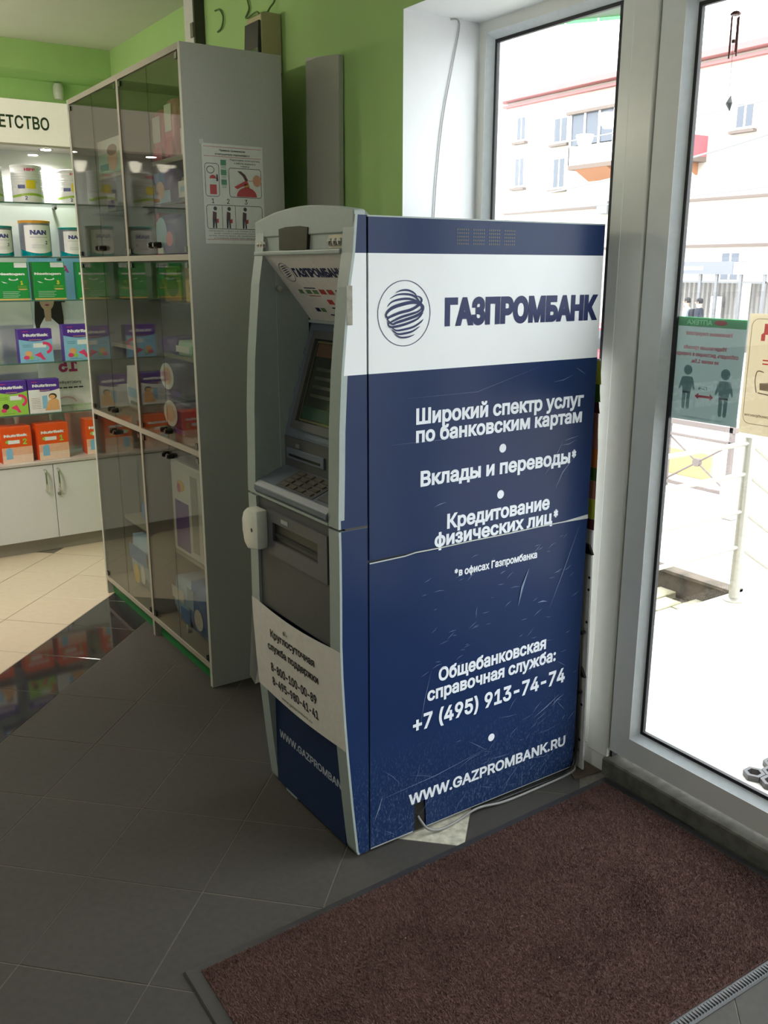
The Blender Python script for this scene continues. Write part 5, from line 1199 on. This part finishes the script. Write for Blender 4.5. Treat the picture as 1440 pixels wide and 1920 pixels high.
r_ = 0.018; u0, u1, v0, v1 = 0.010, 0.202, 0.026, 0.262
stroke(h, MO_, MD, MU, ell(u1 - r_, v1 - r_, r_, r_, 6, 0, 90) + ell(u0 + r_, v1 - r_, r_, r_, 6, 90, 180) + ell(u0 + r_, v0 + r_, r_, r_, 6, 180, 270) + ell(u1 - r_, v0 + r_, r_, r_, 6, 270, 360), 0.0013, 1, eps=0.001, nrm=MN, closed=True)
ms([(0.166, 0.214), (0.176, 0.214), (0.176, 0.228), (0.170, 0.232), (0.170, 0.252), (0.150, 0.252), (0.150, 0.228), (0.166, 0.228)], 0)
for k in range(2): ms([(0.150, 0.162 + k * .008), (0.166, 0.162 + k * .008), (0.166, 0.165 + k * .008), (0.150, 0.165 + k * .008)], 0)
stroke(h, MO_, MD, MU, spline([(0.160, 0.145), (0.176, 0.146), (0.180, 0.125), (0.174, 0.098)], 6), 0.0025, 1, eps=0.001, nrm=MN)
ms([(0.10, 0.128), (0.168, 0.120), (0.166, 0.105), (0.10, 0.102)], 1); stroke(h, MO_, MD, MU, [(0.10, 0.092), (0.170, 0.098)], 0.003, 1, eps=0.001, nrm=MN)
letters(h, 'приобрести', (0.7938, -0.571 + 0.128, 1.024 + 0.043), MD, MU, 0.070, 0.0065, 0.02, 1, nrm=MN, eps=0.0012)
h.build('notice_print', [P_red2, P_br], sh, o0)
ch = thing('wind_chime', 'small wind chime of dark tubes and a glass drop hanging inside the door', 'wind chime', (0.72, -0.308, 1.90)); o0 = ch.location
M_ct = pm('chime_brown_metal', C(84, 40, 40), 0.4, metal=0.3)
h = MB(); h.lathe([(0.010, 0.0), (0.011, 0.003), (0.006, 0.007)], (0.72, -0.305, 1.905), n=14); h.build('top_disc', [M_ct], ch, o0)
for dy, dx_, z0 in ((-0.006, 0.004, 1.826), (0.0065, -0.003, 1.822), (0.000, 0.008, 1.835), (0.002, -0.008, 1.83)):
    h = MB(); h.cyl((0.72 + dx_, -0.306 + dy, z0), (0.72 + dx_, -0.305 + dy, 1.902), 0.0017, n=8); h.build('tube', [M_ct], ch, o0)
h = MB(); h.cyl((0.72, -0.3055, 1.852), (0.72, -0.3055, 1.858), 0.004, n=10); h.build('clapper', [M_ct], ch, o0)
h = MB(); h.cyl((0.72, -0.3065, 1.745), (0.72, -0.305, 1.905), 0.0004, n=5); h.cyl((0.72, -0.305, 1.905), (0.72, -0.305, 2.064), 0.0005, n=5); h.build('thread', [M_ct], ch, o0)
h = MB()
h.lathe([(0.0006, -0.012), (0.009, 0.002), (0.0095, 0.004), (0.0006, 0.019)], (0.72, -0.3115, 1.7305), n=6); h.build('glass_drop', [pm('cut_glass', C(200, 205, 210), 0.05, spec=1.0, metal=0.4)], ch, o0)

# ================================================================== OUTSIDE
M_conc = pm('pale_concrete', C(205, 200, 192), 0.85, noise=(8, 0.12), bump=(40, 0.4))
M_pav = pm('pale_paving', C(206, 200, 190), 0.85, noise=(14, 0.15))
M_asph = pm('street_surface', C(190, 186, 180), 0.9, noise=(2.0, 0.16))
M_wet = pm('mossy_dark_concrete', C(98, 86, 74), 0.95, noise=(9, 0.45, C(48, 46, 36)), bump=(30, 0.6))
M_moss = pm('mossy_paver', C(166, 158, 138), 0.9, noise=(10, 0.5, C(124, 122, 84)))
M_steel = pm('galvanised_steel', C(160, 156, 146), 0.35, metal=0.6, noise=(60, 0.1))
g = MB(); g.box(0.86, 2.615, -3.2, 0.83, -1.2, -0.1); struct('landing', g, [M_conc])
st_ = MB()
for k in range(6): st_.box(2.615 + k * 0.30, 2.915 + k * 0.30, -3.2, 0.83, -1.2, -0.10 - (k + 1) * 0.17)
st_.v = [(x, y, z) for x, y, z in st_.v]; struct('entrance_steps', st_, [M_conc])
g = MB(); g.box(0.86, 2.64, 0.83, 6.0, -1.2, -0.235); pit = struct('side_pavement', g, [M_wet])
pvme = None
for i in range(10):
    for j in range(14):
        x = 0.90 + i * 0.193 + (0.0965 if j % 2 else 0); y = 0.885 + j * 0.11
        if x > 2.55: continue
        if pvme is None:
            h = MB(); h.box(-0.092, 0.092, -0.051, 0.051, -0.03, 0.026); p0 = h.build('paver', [M_moss], pit, bevel=0.004, seg=1); pvme = p0.data; p0.location = (x, y, -0.23)
        else:
            p0 = bpy.data.objects.new('paver', pvme); COL.objects.link(p0); p0.parent = pit; p0.location = (x, y, -0.23 + rs.uniform(-.003, .003)); p0.rotation_euler = (0, 0, rs.uniform(-.01, .01))
g = MB(); g.box(2.64, 2.66, 0.835, 6.0, -1.2, -0.115); g.box(2.62, 2.70, 0.835, 6.0, -0.115, -0.1); struct('retaining_wall', g, [M_wet])
g = MB(); g.box(2.66, 3.6, 0.835, 6.0, -1.2, -0.102); struct('raised_terrace', g, [M_conc])
g = MB(); g.box(0.86, 60, -30, 80, -1.4, -1.2); struct('street', g, [M_asph])
g = MB()
for k in range(70):
    a = rs.uniform(0, 6.3); x = 2.60 - abs(rs.gauss(0, .07)); y = rs.uniform(0.86, 2.2); hh = rs.uniform(.02, .06)
    g.add([(x, y, -.21), (x + .006, y + .004, -.21), (x + rs.uniform(-.03, .02), y + rs.uniform(-.03, .03), -.21 + hh)], [(0, 1, 2)])
tag(g.build('weeds', [pm('weed_green', C(96, 100, 44), 0.8)]), 'weeds growing at the foot of the low dark wall outside', 'weeds', kind='stuff')
# railing
rl = thing('metal_railing', 'galvanised steel railing with a post at the head of the entrance steps', 'railing', (2.524, 0.763, -0.1)); o0 = rl.location
def rp(mb, name, lab=None): return mb.build(name, [M_steel], rl, o0, smooth=True)
for x, y in ((2.524, 0.763), (1.02, 0.763)):
    h = MB(); h.cyl((x, y, -0.088), (x, y, 0.665), 0.024, n=16); rp(h, 'post')
    h = MB(); h.lathe([(0.05, 0.0), (0.05, 0.007), (0.034, 0.013)], (x, y, -0.1), n=18); rp(h, 'post_foot')
    h = MB(); h.cyl((x, y, 0.665), (x, y, 0.672), 0.026, n=16); rp(h, 'post_cap')
for z in (0.645, 0.504, 0.330, 0.161):
    h = MB(); h.cyl((1.02, 0.763, z), (2.524, 0.763, z), 0.011, n=10); rp(h, 'rail')
    h = MB(); h.cyl((2.524, 0.763, z), (2.524 + 1.7, 0.763, z - 1.02), 0.011, n=10); rp(h, 'sloping_rail')
h = MB(); h.cyl((4.2, 0.763, -1.19), (4.2, 0.763, -0.34), 0.024, n=14); rp(h, 'post')
# honeycomb rubber mat
hc = thing('honeycomb_mat', 'black honeycomb rubber mat on the landing outside the door', 'mat', (1.55, -0.90, -0.1)); o0 = hc.location
h = MB(); R1, R2 = 0.032, 0.020; pitch = 0.058
for i in range(16):
    for j in range(26):
        x = 1.245 + i * pitch * .866; y = -0.225 - j * pitch - (pitch / 2 if i % 2 else 0)
        b = len(h.v)
        for r, z in ((R1, -0.098), (R1, -0.080), (R2, -0.080), (R2, -0.098)):
            for k in range(6): a = math.radians(60 * k); h.v.append((x + r * math.cos(a), y + r * math.sin(a), z))
        for l_ in range(3):
            for k in range(6): h.f.append((b + l_ * 6 + k, b + l_ * 6 + (k + 1) % 6, b + (l_ + 1) * 6 + (k + 1) % 6, b + (l_ + 1) * 6 + k)); h.m.append(0)
h.build('honeycomb', [M_rub], hc, o0, kind='stuff')
# green edged canopy over the entrance
cn = thing('entrance_canopy', 'green edged canopy panel over the entrance seen at the window top', 'canopy', (2.1, 0.3, 2.30)); o0 = cn.location
h = MB(); h.prism([(1.58, 1.25), (1.58, 0.84), (1.86, 0.84)], 'Z', 2.305, 2.325); h.build('roof_sheet', [pm('canopy_grey_green', C(84, 104, 88), 0.6)], cn, o0)
a, b_ = Vector((1.58, 1.25)), Vector((1.86, 0.84)); nseg = 4
for k in range(nseg):
    p, q_ = a.lerp(b_, k / nseg), a.lerp(b_, (k + .96) / nseg); dn = 0.012
    h = MB(); h.add([(p.x, p.y, 2.325), (q_.x, q_.y, 2.325), (q_.x, q_.y, 2.325 - 0.02 - dn), (p.x, p.y, 2.325 - 0.02 - dn)], [(0, 1, 2, 3)]); h.build('edge_panel', [papermat('canopy_green', C(60, 150, 70), (0.10, 0.5, 0.14, 1)) if k == 0 else bpy.data.materials['canopy_green']], cn, o0)
h = MB(); h.cyl((1.6, 0.86, 2.32), (0.86, 0.86, 2.32), 0.02, n=10); h.cyl((1.6, 1.15, 2.33), (0.86, 1.15, 2.33), 0.012, n=10); h.build('bracket', [M_steel], cn, o0)

# apartment house across the street
XB = 30.0
bd = thing('apartment_house', 'pale apartment house across the street with red cornice and balconies', 'building', (XB, 22, -1.2)); o0 = bd.location
M_fac = pm('facade_cream', C(186, 176, 166), 0.9, noise=(0.6, 0.10)); M_corn = pm('cornice_red', C(166, 106, 106), 0.7); M_wing = pm('far_window_glass', C(84, 88, 98), 0.2, metal=0.2); M_wfr = pm('far_window_frame', C(222, 220, 216), 0.6)
M_bald = pm('balcony_dark', C(112, 98, 90), 0.9); M_balr = pm('balcony_orange', C(160, 112, 84), 0.9); M_rust = pm('balcony_red', C(166, 92, 100), 0.8); M_sill = pm('sill_stone', C(112, 100, 94), 0.9)
def op(mb, name, m, parent=bd, **k): return mb.build(name, [m], parent, o0, **k)
op(bx(XB, XB + 11, 4, 33.9, -1.2, 9.0), 'wall', M_fac)
op(bx(XB - 0.55, XB + 11.3, 3.5, 34.2, 9.0, 9.22), 'cornice', M_corn)
op(bx(XB - 0.25, XB + .05, 3.8, 34.0, 8.76, 8.86), 'cornice_band', M_corn)
h = MB(); h.prism([(XB - 0.5, 9.22), (XB + 11.2, 9.22), (XB + 5.5, 11.2)], 'Y', 3.6, 34.1); op(h, 'roof', pm('roof_grey', C(176, 172, 168), 0.8))
for z in (2.22, 3.95): op(bx(XB - 0.10, XB, 4, 33.9, z, z + 0.10), 'string_course', M_sill)
def bwin(y0, y1, z0, z1, two=True):
    f = op(bx(XB - 0.04, XB + 0.05, y0 - .08, y1 + .08, z0 - .08, z1 + .08), 'window', M_wfr)
    n_ = 2 if two else 1; w_ = (y1 - y0) / n_
    for k in range(n_): op(bx(XB - 0.055, XB - 0.035, y0 + k * w_ + (0.05 if two else 0), y0 + (k + 1) * w_ - (0.05 if two else 0), z0, z1), 'pane', M_wing, f)
    op(bx(XB - 0.22, XB, y0 - .15, y1 + .15, z0 - 0.22, z0 - 0.12), 'sill', M_sill, f)
for y0, y1, z0, z1 in ((32.55, 33.15, 7.3, 8.25), (32.55, 33.2, 5.25, 6.45), (29.8, 30.65, 6.95, 7.9), (29.85, 30.6, 5.0, 6.2), (20.36, 21.12, 6.45, 7.24), (20.36, 21.2, 1.0, 1.98), (17.0, 18.2, 6.3, 7.4), (13.5, 14.6, 6.3, 7.4), (10, 11.2, 6.3, 7.4), (23.6, 24.6, 6.3, 7.4), (24.5, 25.4, 1.0, 2.0), (25.2, 26.0, 6.3, 7.4), (28.0, 29.0, 1.0, 2.0), (17.0, 18.2, 2.6, 3.7), (13.5, 14.6, 2.6, 3.7)):
    bwin(y0, y1, z0, z1)
def balc(y0, y1, zf, zt, mlow, glazed):
    f = op(bx(XB - 0.95, XB, y0, y1, zf - 0.18, zf), 'balcony', M_bald)
    h = MB(); h.prism([(XB, zf - .18), (XB - 0.9, zf - .18), (XB, zf - 0.62)], 'Y', y0 + .35, y1 - .35); op(h, 'bracket', mlow, f)
    op(bx(XB - 0.95, XB - 0.90, y0, y1, zf, zf + 0.75), 'parapet', M_wfr if glazed else M_rust, f)
    for yy in (y0, y1 - 0.05): op(bx(XB - 0.95, XB, yy, yy + 0.05, zf, zf + 0.75), 'parapet', M_wfr if glazed else M_rust, f)
    if glazed:
        op(bx(XB - 0.90, XB, y0 + .05, y1 - .05, zf + 0.80, zt), 'glazing', M_wing, f)
        for k in range(4): yy = y0 + (y1 - y0 - .08) * k / 3; op(bx(XB - 0.96, XB - 0.88, yy, yy + 0.08, zf + .75, zt), 'glazing_post', M_wfr, f)
        op(bx(XB - 1.1, XB, y0 - .1, y1 + .1, zt, zt + 0.12), 'balcony_roof', M_sill, f)
balc(26.2, 28.75, 5.72, 7.75, M_balr, True)
balc(22.3, 23.1, 5.55, 6.6, M_balr, False)
h = MB(); h.box(XB - 0.35, XB, 26.9, 27.5, 3.7, 4.2); op(h, 'air_conditioner', pm('ac_grey', C(120, 122, 124), 0.6))
for pts, lab in (([(9, 9.4, 2.47), (9, 8.2, 2.55), (9, 6.0, 2.80), (9, 3.0, 3.3)], 'overhead wire sloping across the apartment house'), ([(12, 14, 2.5), (12, 9, 2.55), (12, 4.0, 2.75)], 'lower overhead wire in front of the apartment house'), ([(11, 12, 3.5), (11, 8, 3.6), (11, 3.0, 3.9)], 'upper overhead wire in front of the apartment house')):
    h = MB(); h.tube(spline(pts, 8), 0.012, 6); tag(h.build('overhead_wire', [pm('wire_grey', C(120, 120, 122), 0.6)]), lab, 'wire')

# pavilion opposite
XK = 23.5
kb = thing('street_pavilion', 'grey roofed street pavilion with corrugated back wall across the road', 'pavilion', (XK, 16.5, -1.2)); o0 = kb.location
M_fas = pm('fascia_grey', C(108, 110, 124), 0.6); M_fas2 = pm('fascia_pale', C(150, 156, 178), 0.6); M_cor = pm('corrugated_sheet', C(150, 146, 142), 0.5)
def kp_(mb, name, m, parent=kb): return mb.build(name, [m], parent, o0)
f = kp_(bx(XK, XK + 3.0, 16.0, 19.4, 1.24, 1.62), 'roof_fascia', M_fas); kp_(bx(XK + 0.02, XK + 3.0, 14.85, 16.0, 1.24, 1.60), 'roof_fascia', M_fas2)
kp_(bx(XK - 0.01, XK, 17.05, 17.8, 1.36, 1.47), 'sign_strip', M_print, f)
for y in (19.3, 18.3, 17.15, 16.55, 15.7, 14.9): kp_(bx(XK + 0.05, XK + 0.13, y, y + 0.09, -1.2, 1.24), 'post', pm('pavilion_post', C(112, 112, 114), 0.6))
kp_(bx(XK + 0.08, XK + 0.16, 14.9, 19.4, 0.98, 1.04), 'top_rail', MATS['pavilion_post'])
for s0, s1, x0 in ((14.95, 16.5, XK + 1.6), (16.5, 19.35, XK + 1.2)):
    h = MB(); n_ = int((s1 - s0) / 0.045); zz = [(x0 + (0.035 if k % 4 < 2 else -0.035), s0 + k * 0.045) for k in range(n_)]
    h.add([(x, y, -1.2) for x, y in zz] + [(x, y, 1.0) for x, y in zz], [(k, k + 1, n_ + k + 1, n_ + k) for k in range(n_ - 1)]); kp_(h, 'corrugated_wall', M_cor)
kp_(bx(XK + 0.9, XK + 1.0, 17.0, 17.35, -0.2, 0.55), 'white_panel', M_print)

# two passers-by
def person(label, loc, rz, jacket, hair, back):
    t = thing('person', label, 'person', loc, rz)
    J = {'pelvis': (0, 0, .95), 'waist': (0, .01, 1.10), 'chest': (0, .015, 1.32), 'neck': (0, .01, 1.47), 'head0': (0, -.01, 1.55), 'head1': (0, -.015, 1.64), 'head2': (0, -.005, 1.71),
         'shl': (.17, .015, 1.40), 'ell': (.23, .03, 1.13), 'wrl': (.24, -.03, .90), 'hal': (.24, -.05, .82), 'shr': (-.17, .015, 1.40), 'elr': (-.23, .03, 1.13), 'wrr': (-.24, -.03, .90), 'har': (-.24, -.05, .82),
         'hil': (.09, 0, .90), 'knl': (.10, -.04, .50), 'anl': (.10, .02, .09), 'tol': (.11, -.13, .03), 'hir': (-.09, 0, .90), 'knr': (-.10, .02, .50), 'anr': (-.10, .08, .10), 'tor': (-.11, -.07, .03)}
    RR = {'pelvis': (.15, .11), 'waist': (.14, .10), 'chest': (.17, .12), 'neck': (.055, .055), 'head0': (.075, .08), 'head1': (.08, .10), 'head2': (.06, .075), 'shl': (.075, .075), 'shr': (.075, .075), 'ell': (.05, .05), 'elr': (.05, .05), 'wrl': (.034, .034), 'wrr': (.034, .034), 'hal': (.03, .045), 'har': (.03, .045),
          'hil': (.095, .095), 'hir': (.095, .095), 'knl': (.065, .065), 'knr': (.065, .065), 'anl': (.045, .05), 'anr': (.045, .05), 'tol': (.04, .04), 'tor': (.04, .04)}
    ks = list(J); E = [('pelvis', 'waist'), ('waist', 'chest'), ('chest', 'neck'), ('neck', 'head0'), ('head0', 'head1'), ('head1', 'head2'), ('chest', 'shl'), ('shl', 'ell'), ('ell', 'wrl'), ('wrl', 'hal'), ('chest', 'shr'), ('shr', 'elr'), ('elr', 'wrr'), ('wrr', 'har'),
         ('pelvis', 'hil'), ('hil', 'knl'), ('knl', 'anl'), ('anl', 'tol'), ('pelvis', 'hir'), ('hir', 'knr'), ('knr', 'anr'), ('anr', 'tor')]
    me = bpy.data.meshes.new('body'); me.from_pydata([J[k] for k in ks], [(ks.index(a), ks.index(b_)) for a, b_ in E], [])
    o = bpy.data.objects.new('tmp', me); COL.objects.link(o)
    o.modifiers.new('s', 'SKIN'); sv = me.skin_vertices[0].data
    for i, k in enumerate(ks): sv[i].radius = RR[k]; sv[i].use_root = (k == 'pelvis')
    o.modifiers.new('d', 'SUBSURF').levels = 2
    dg = bpy.context.evaluated_depsgraph_get(); dg.update()
    m2 = bpy.data.meshes.new_from_object(o.evaluated_get(dg)); bpy.data.objects.remove(o)
    m2.materials.clear()
    for m in (jacket, pm('skin_tone', C(206, 160, 136), 0.6), pm('dark_trousers', C(48, 50, 60), 0.8), pm('dark_shoes', C(30, 28, 28), 0.6)): m2.materials.append(m)
    for p in m2.polygons:
        z, x = p.center.z, abs(p.center.x); p.use_smooth = True
        p.material_index = 1 if z > 1.47 or (z < .87 and x > .19) else (0 if z > .90 or x > .19 else (3 if z < .1 else 2))
    b_ = bpy.data.objects.new('body', m2); COL.objects.link(b_); b_.parent = t
    h = MB(); h.lathe([(0.088, 1.60), (0.100, 1.66), (0.090, 1.725), (0.055, 1.755), (0.02, 1.765)], (0, 0.012, 0), n=16); h.build('hair', [hair], t, smooth=True)
    for s_ in (-1, 1):
        h = MB(); h.lathe([(0.006, -.03), (0.014, -.012), (0.015, .012), (0.008, .03)], (s_ * 0.088, 0.0, 1.625), n=8); h.build('ear', [bpy.data.materials['skin_tone']], t, smooth=True)
        h = MB(); h.lathe([(0.003, -.008), (0.011, 0), (0.003, .008)], (s_ * 0.034, -0.098, 1.645), n=8); h.build('eye', [M_black], t, smooth=True)
    h = MB(); h.prism([(-0.105, 1.655), (-0.135, 1.605), (-0.10, 1.60)], 'X', -0.014, 0.014); h.build('nose', [bpy.data.materials['skin_tone']], t)
    h = MB(); h.box(-0.028, 0.028, -0.104, -0.09, 1.568, 1.578); h.build('mouth', [pm('lip_tone', C(160, 90, 84), 0.6)], t)
    if back:
        h = MB(); h.box(-0.15, 0.15, 0.12, 0.25, 1.02, 1.42); h.build('backpack', [M_core], t, bevel=0.04, smooth=True)
person('person in a pale jacket, the left one of two walking past the pavilion', (22.6, 16.85, -1.2), math.radians(200), pm('jacket_pale', C(170, 180, 190), 0.8), pm('hair_dark', C(30, 26, 26), 0.6), True)
person('person in a dark jacket, the right one of two walking past the pavilion', (22.4, 16.25, -1.2), math.radians(195), pm('jacket_dark', C(40, 44, 54), 0.8), pm('hair_black', C(20, 18, 20), 0.6), False)

# parked red car, glimpsed beside the door frame
cr = thing('car', 'red parked car glimpsed between the door frame and the green notice', 'car', (14.2, 12.3, -1.2)); o0 = cr.location
M_carr = pm('car_red', C(170, 24, 44), 0.25, spec=0.6); M_carg = pm('car_glass', C(30, 34, 40), 0.05, spec=0.8)
pf = [(-2.05, .28), (-2.1, .62), (-1.95, .86), (-1.55, .95), (-1.05, 1.40), (0.35, 1.46), (1.0, 1.02), (1.9, .90), (2.1, .66), (2.08, .28)]
h = MB(); h.prism([(14.2 * 0 + 12.3 + u, -1.2 + v) for u, v in pf], 'X', 13.4, 15.0)
h.build('body', [M_carr], cr, o0, bevel=0.05, smooth=True)
for x0, x1 in ((13.385, 13.41), (14.99, 15.015)):
    for q_ in ([(-1.35, .98), (-0.98, 1.33), (-0.40, 1.38), (-0.40, .98)], [(-0.33, .98), (-0.33, 1.38), (0.30, 1.39), (0.82, 1.02)]):
        h = MB(); h.prism([(12.3 + u, -1.2 + v) for u, v in q_], 'X', x0, x1); h.build('window', [M_carg], cr, o0)
for u in (-1.3, 1.3):
    for x in (13.38, 14.82):
        h = MB(); h.cyl((x, 12.3 + u, -0.885), (x + .2, 12.3 + u, -0.885), 0.31, n=22); w_ = h.build('wheel', [M_black], cr, o0, smooth=True)
        h = MB(); xx = x - .005 if x < 14 else x + .19; h.cyl((xx, 12.3 + u, -0.885), (xx + .015, 12.3 + u, -0.885), 0.19, n=18); h.build('hub_cap', [M_steel], w_, o0)
for u, nm in ((-2.08, 'head_lamp'), (2.06, 'tail_lamp')):
    for x in (13.55, 14.65): h = MB(); h.box(x, x + .22, 12.3 + u - .03, 12.3 + u + .05, -0.62, -0.48); h.build(nm, [M_wfr if u < 0 else M_rust], cr, o0, bevel=0.01)

# braced metal fence and a timber board lower down
fe = thing('braced_fence', 'dark metal fence with crossed braces beyond the terrace', 'fence', (8, 5.1, -1.2)); o0 = fe.location
M_fen = pm('fence_brown', C(108, 97, 93), 0.7)
def fp(mb, name): return mb.build(name, [M_fen], fe, o0)
for y in (4.66, 5.55, 6.5): fp(bx(7.97, 8.03, y - .022, y + .022, -1.2, -0.30), 'post')
fp(bx(7.97, 8.03, 4.6, 6.6, -0.42, -0.36), 'rail'); fp(bx(7.97, 8.03, 4.6, 6.6, -0.56, -0.53), 'rail'); fp(bx(7.97, 8.03, 4.6, 6.6, -1.16, -1.12), 'rail')
for y0, y1 in ((4.66, 5.55), (5.55, 6.5)):
    for a, b_ in (((8, y0, -1.12), (8, y1, -0.56)), ((8, y1, -1.12), (8, y0, -0.56))):
        h = MB(); h.cyl(a, b_, 0.012, n=8); fp(h, 'brace')
    h = MB(); h.cyl((7.97, (y0 + y1) / 2, -0.84), (8.03, (y0 + y1) / 2, -0.84), 0.05, n=14); fp(h, 'hub')
pb_ = bx(8.6, 8.66, 5.35, 6.2, -1.2, -0.86).build('timber_board', [pm('board_tan', C(196, 160, 110), 0.8)], bevel=0.01); tag(pb_, 'tan timber board standing behind the braced fence', 'board')
bl = bx(7.2, 7.5, 4.02, 4.2, -1.2, -0.78).build('concrete_post', [pm('post_grey', C(160, 154, 150), 0.9)], bevel=0.02); tag(bl, 'short grey concrete post beyond the railing', 'post')
for i, (x, y, s_) in enumerate(((6.2, 4.4, .10), (5.6, 3.95, .07), (6.8, 3.75, .09), (5.2, 2.9, .07), (6.0, 3.2, .08))):
    bm = bmesh.new(); bmesh.ops.create_icosphere(bm, subdivisions=2, radius=s_)
    for v in bm.verts: v.co *= rs.uniform(.75, 1.15); v.co.z *= 0.5
    me = bpy.data.meshes.new('stone'); bm.to_mesh(me); bm.free(); me.materials.append(M_sill)
    o = bpy.data.objects.new('loose_stone', me); COL.objects.link(o); o.location = (x, y, -1.2 + s_ * .3); tag(o, ['nearest of the loose stones left of the railing post', 'loose stone lying just right of the short concrete post', 'loose stone farthest right on the pale ground', 'loose stone close to the terrace edge', 'loose stone between the terrace edge and the concrete post'][i], 'stone', 'loose stones on the ground')
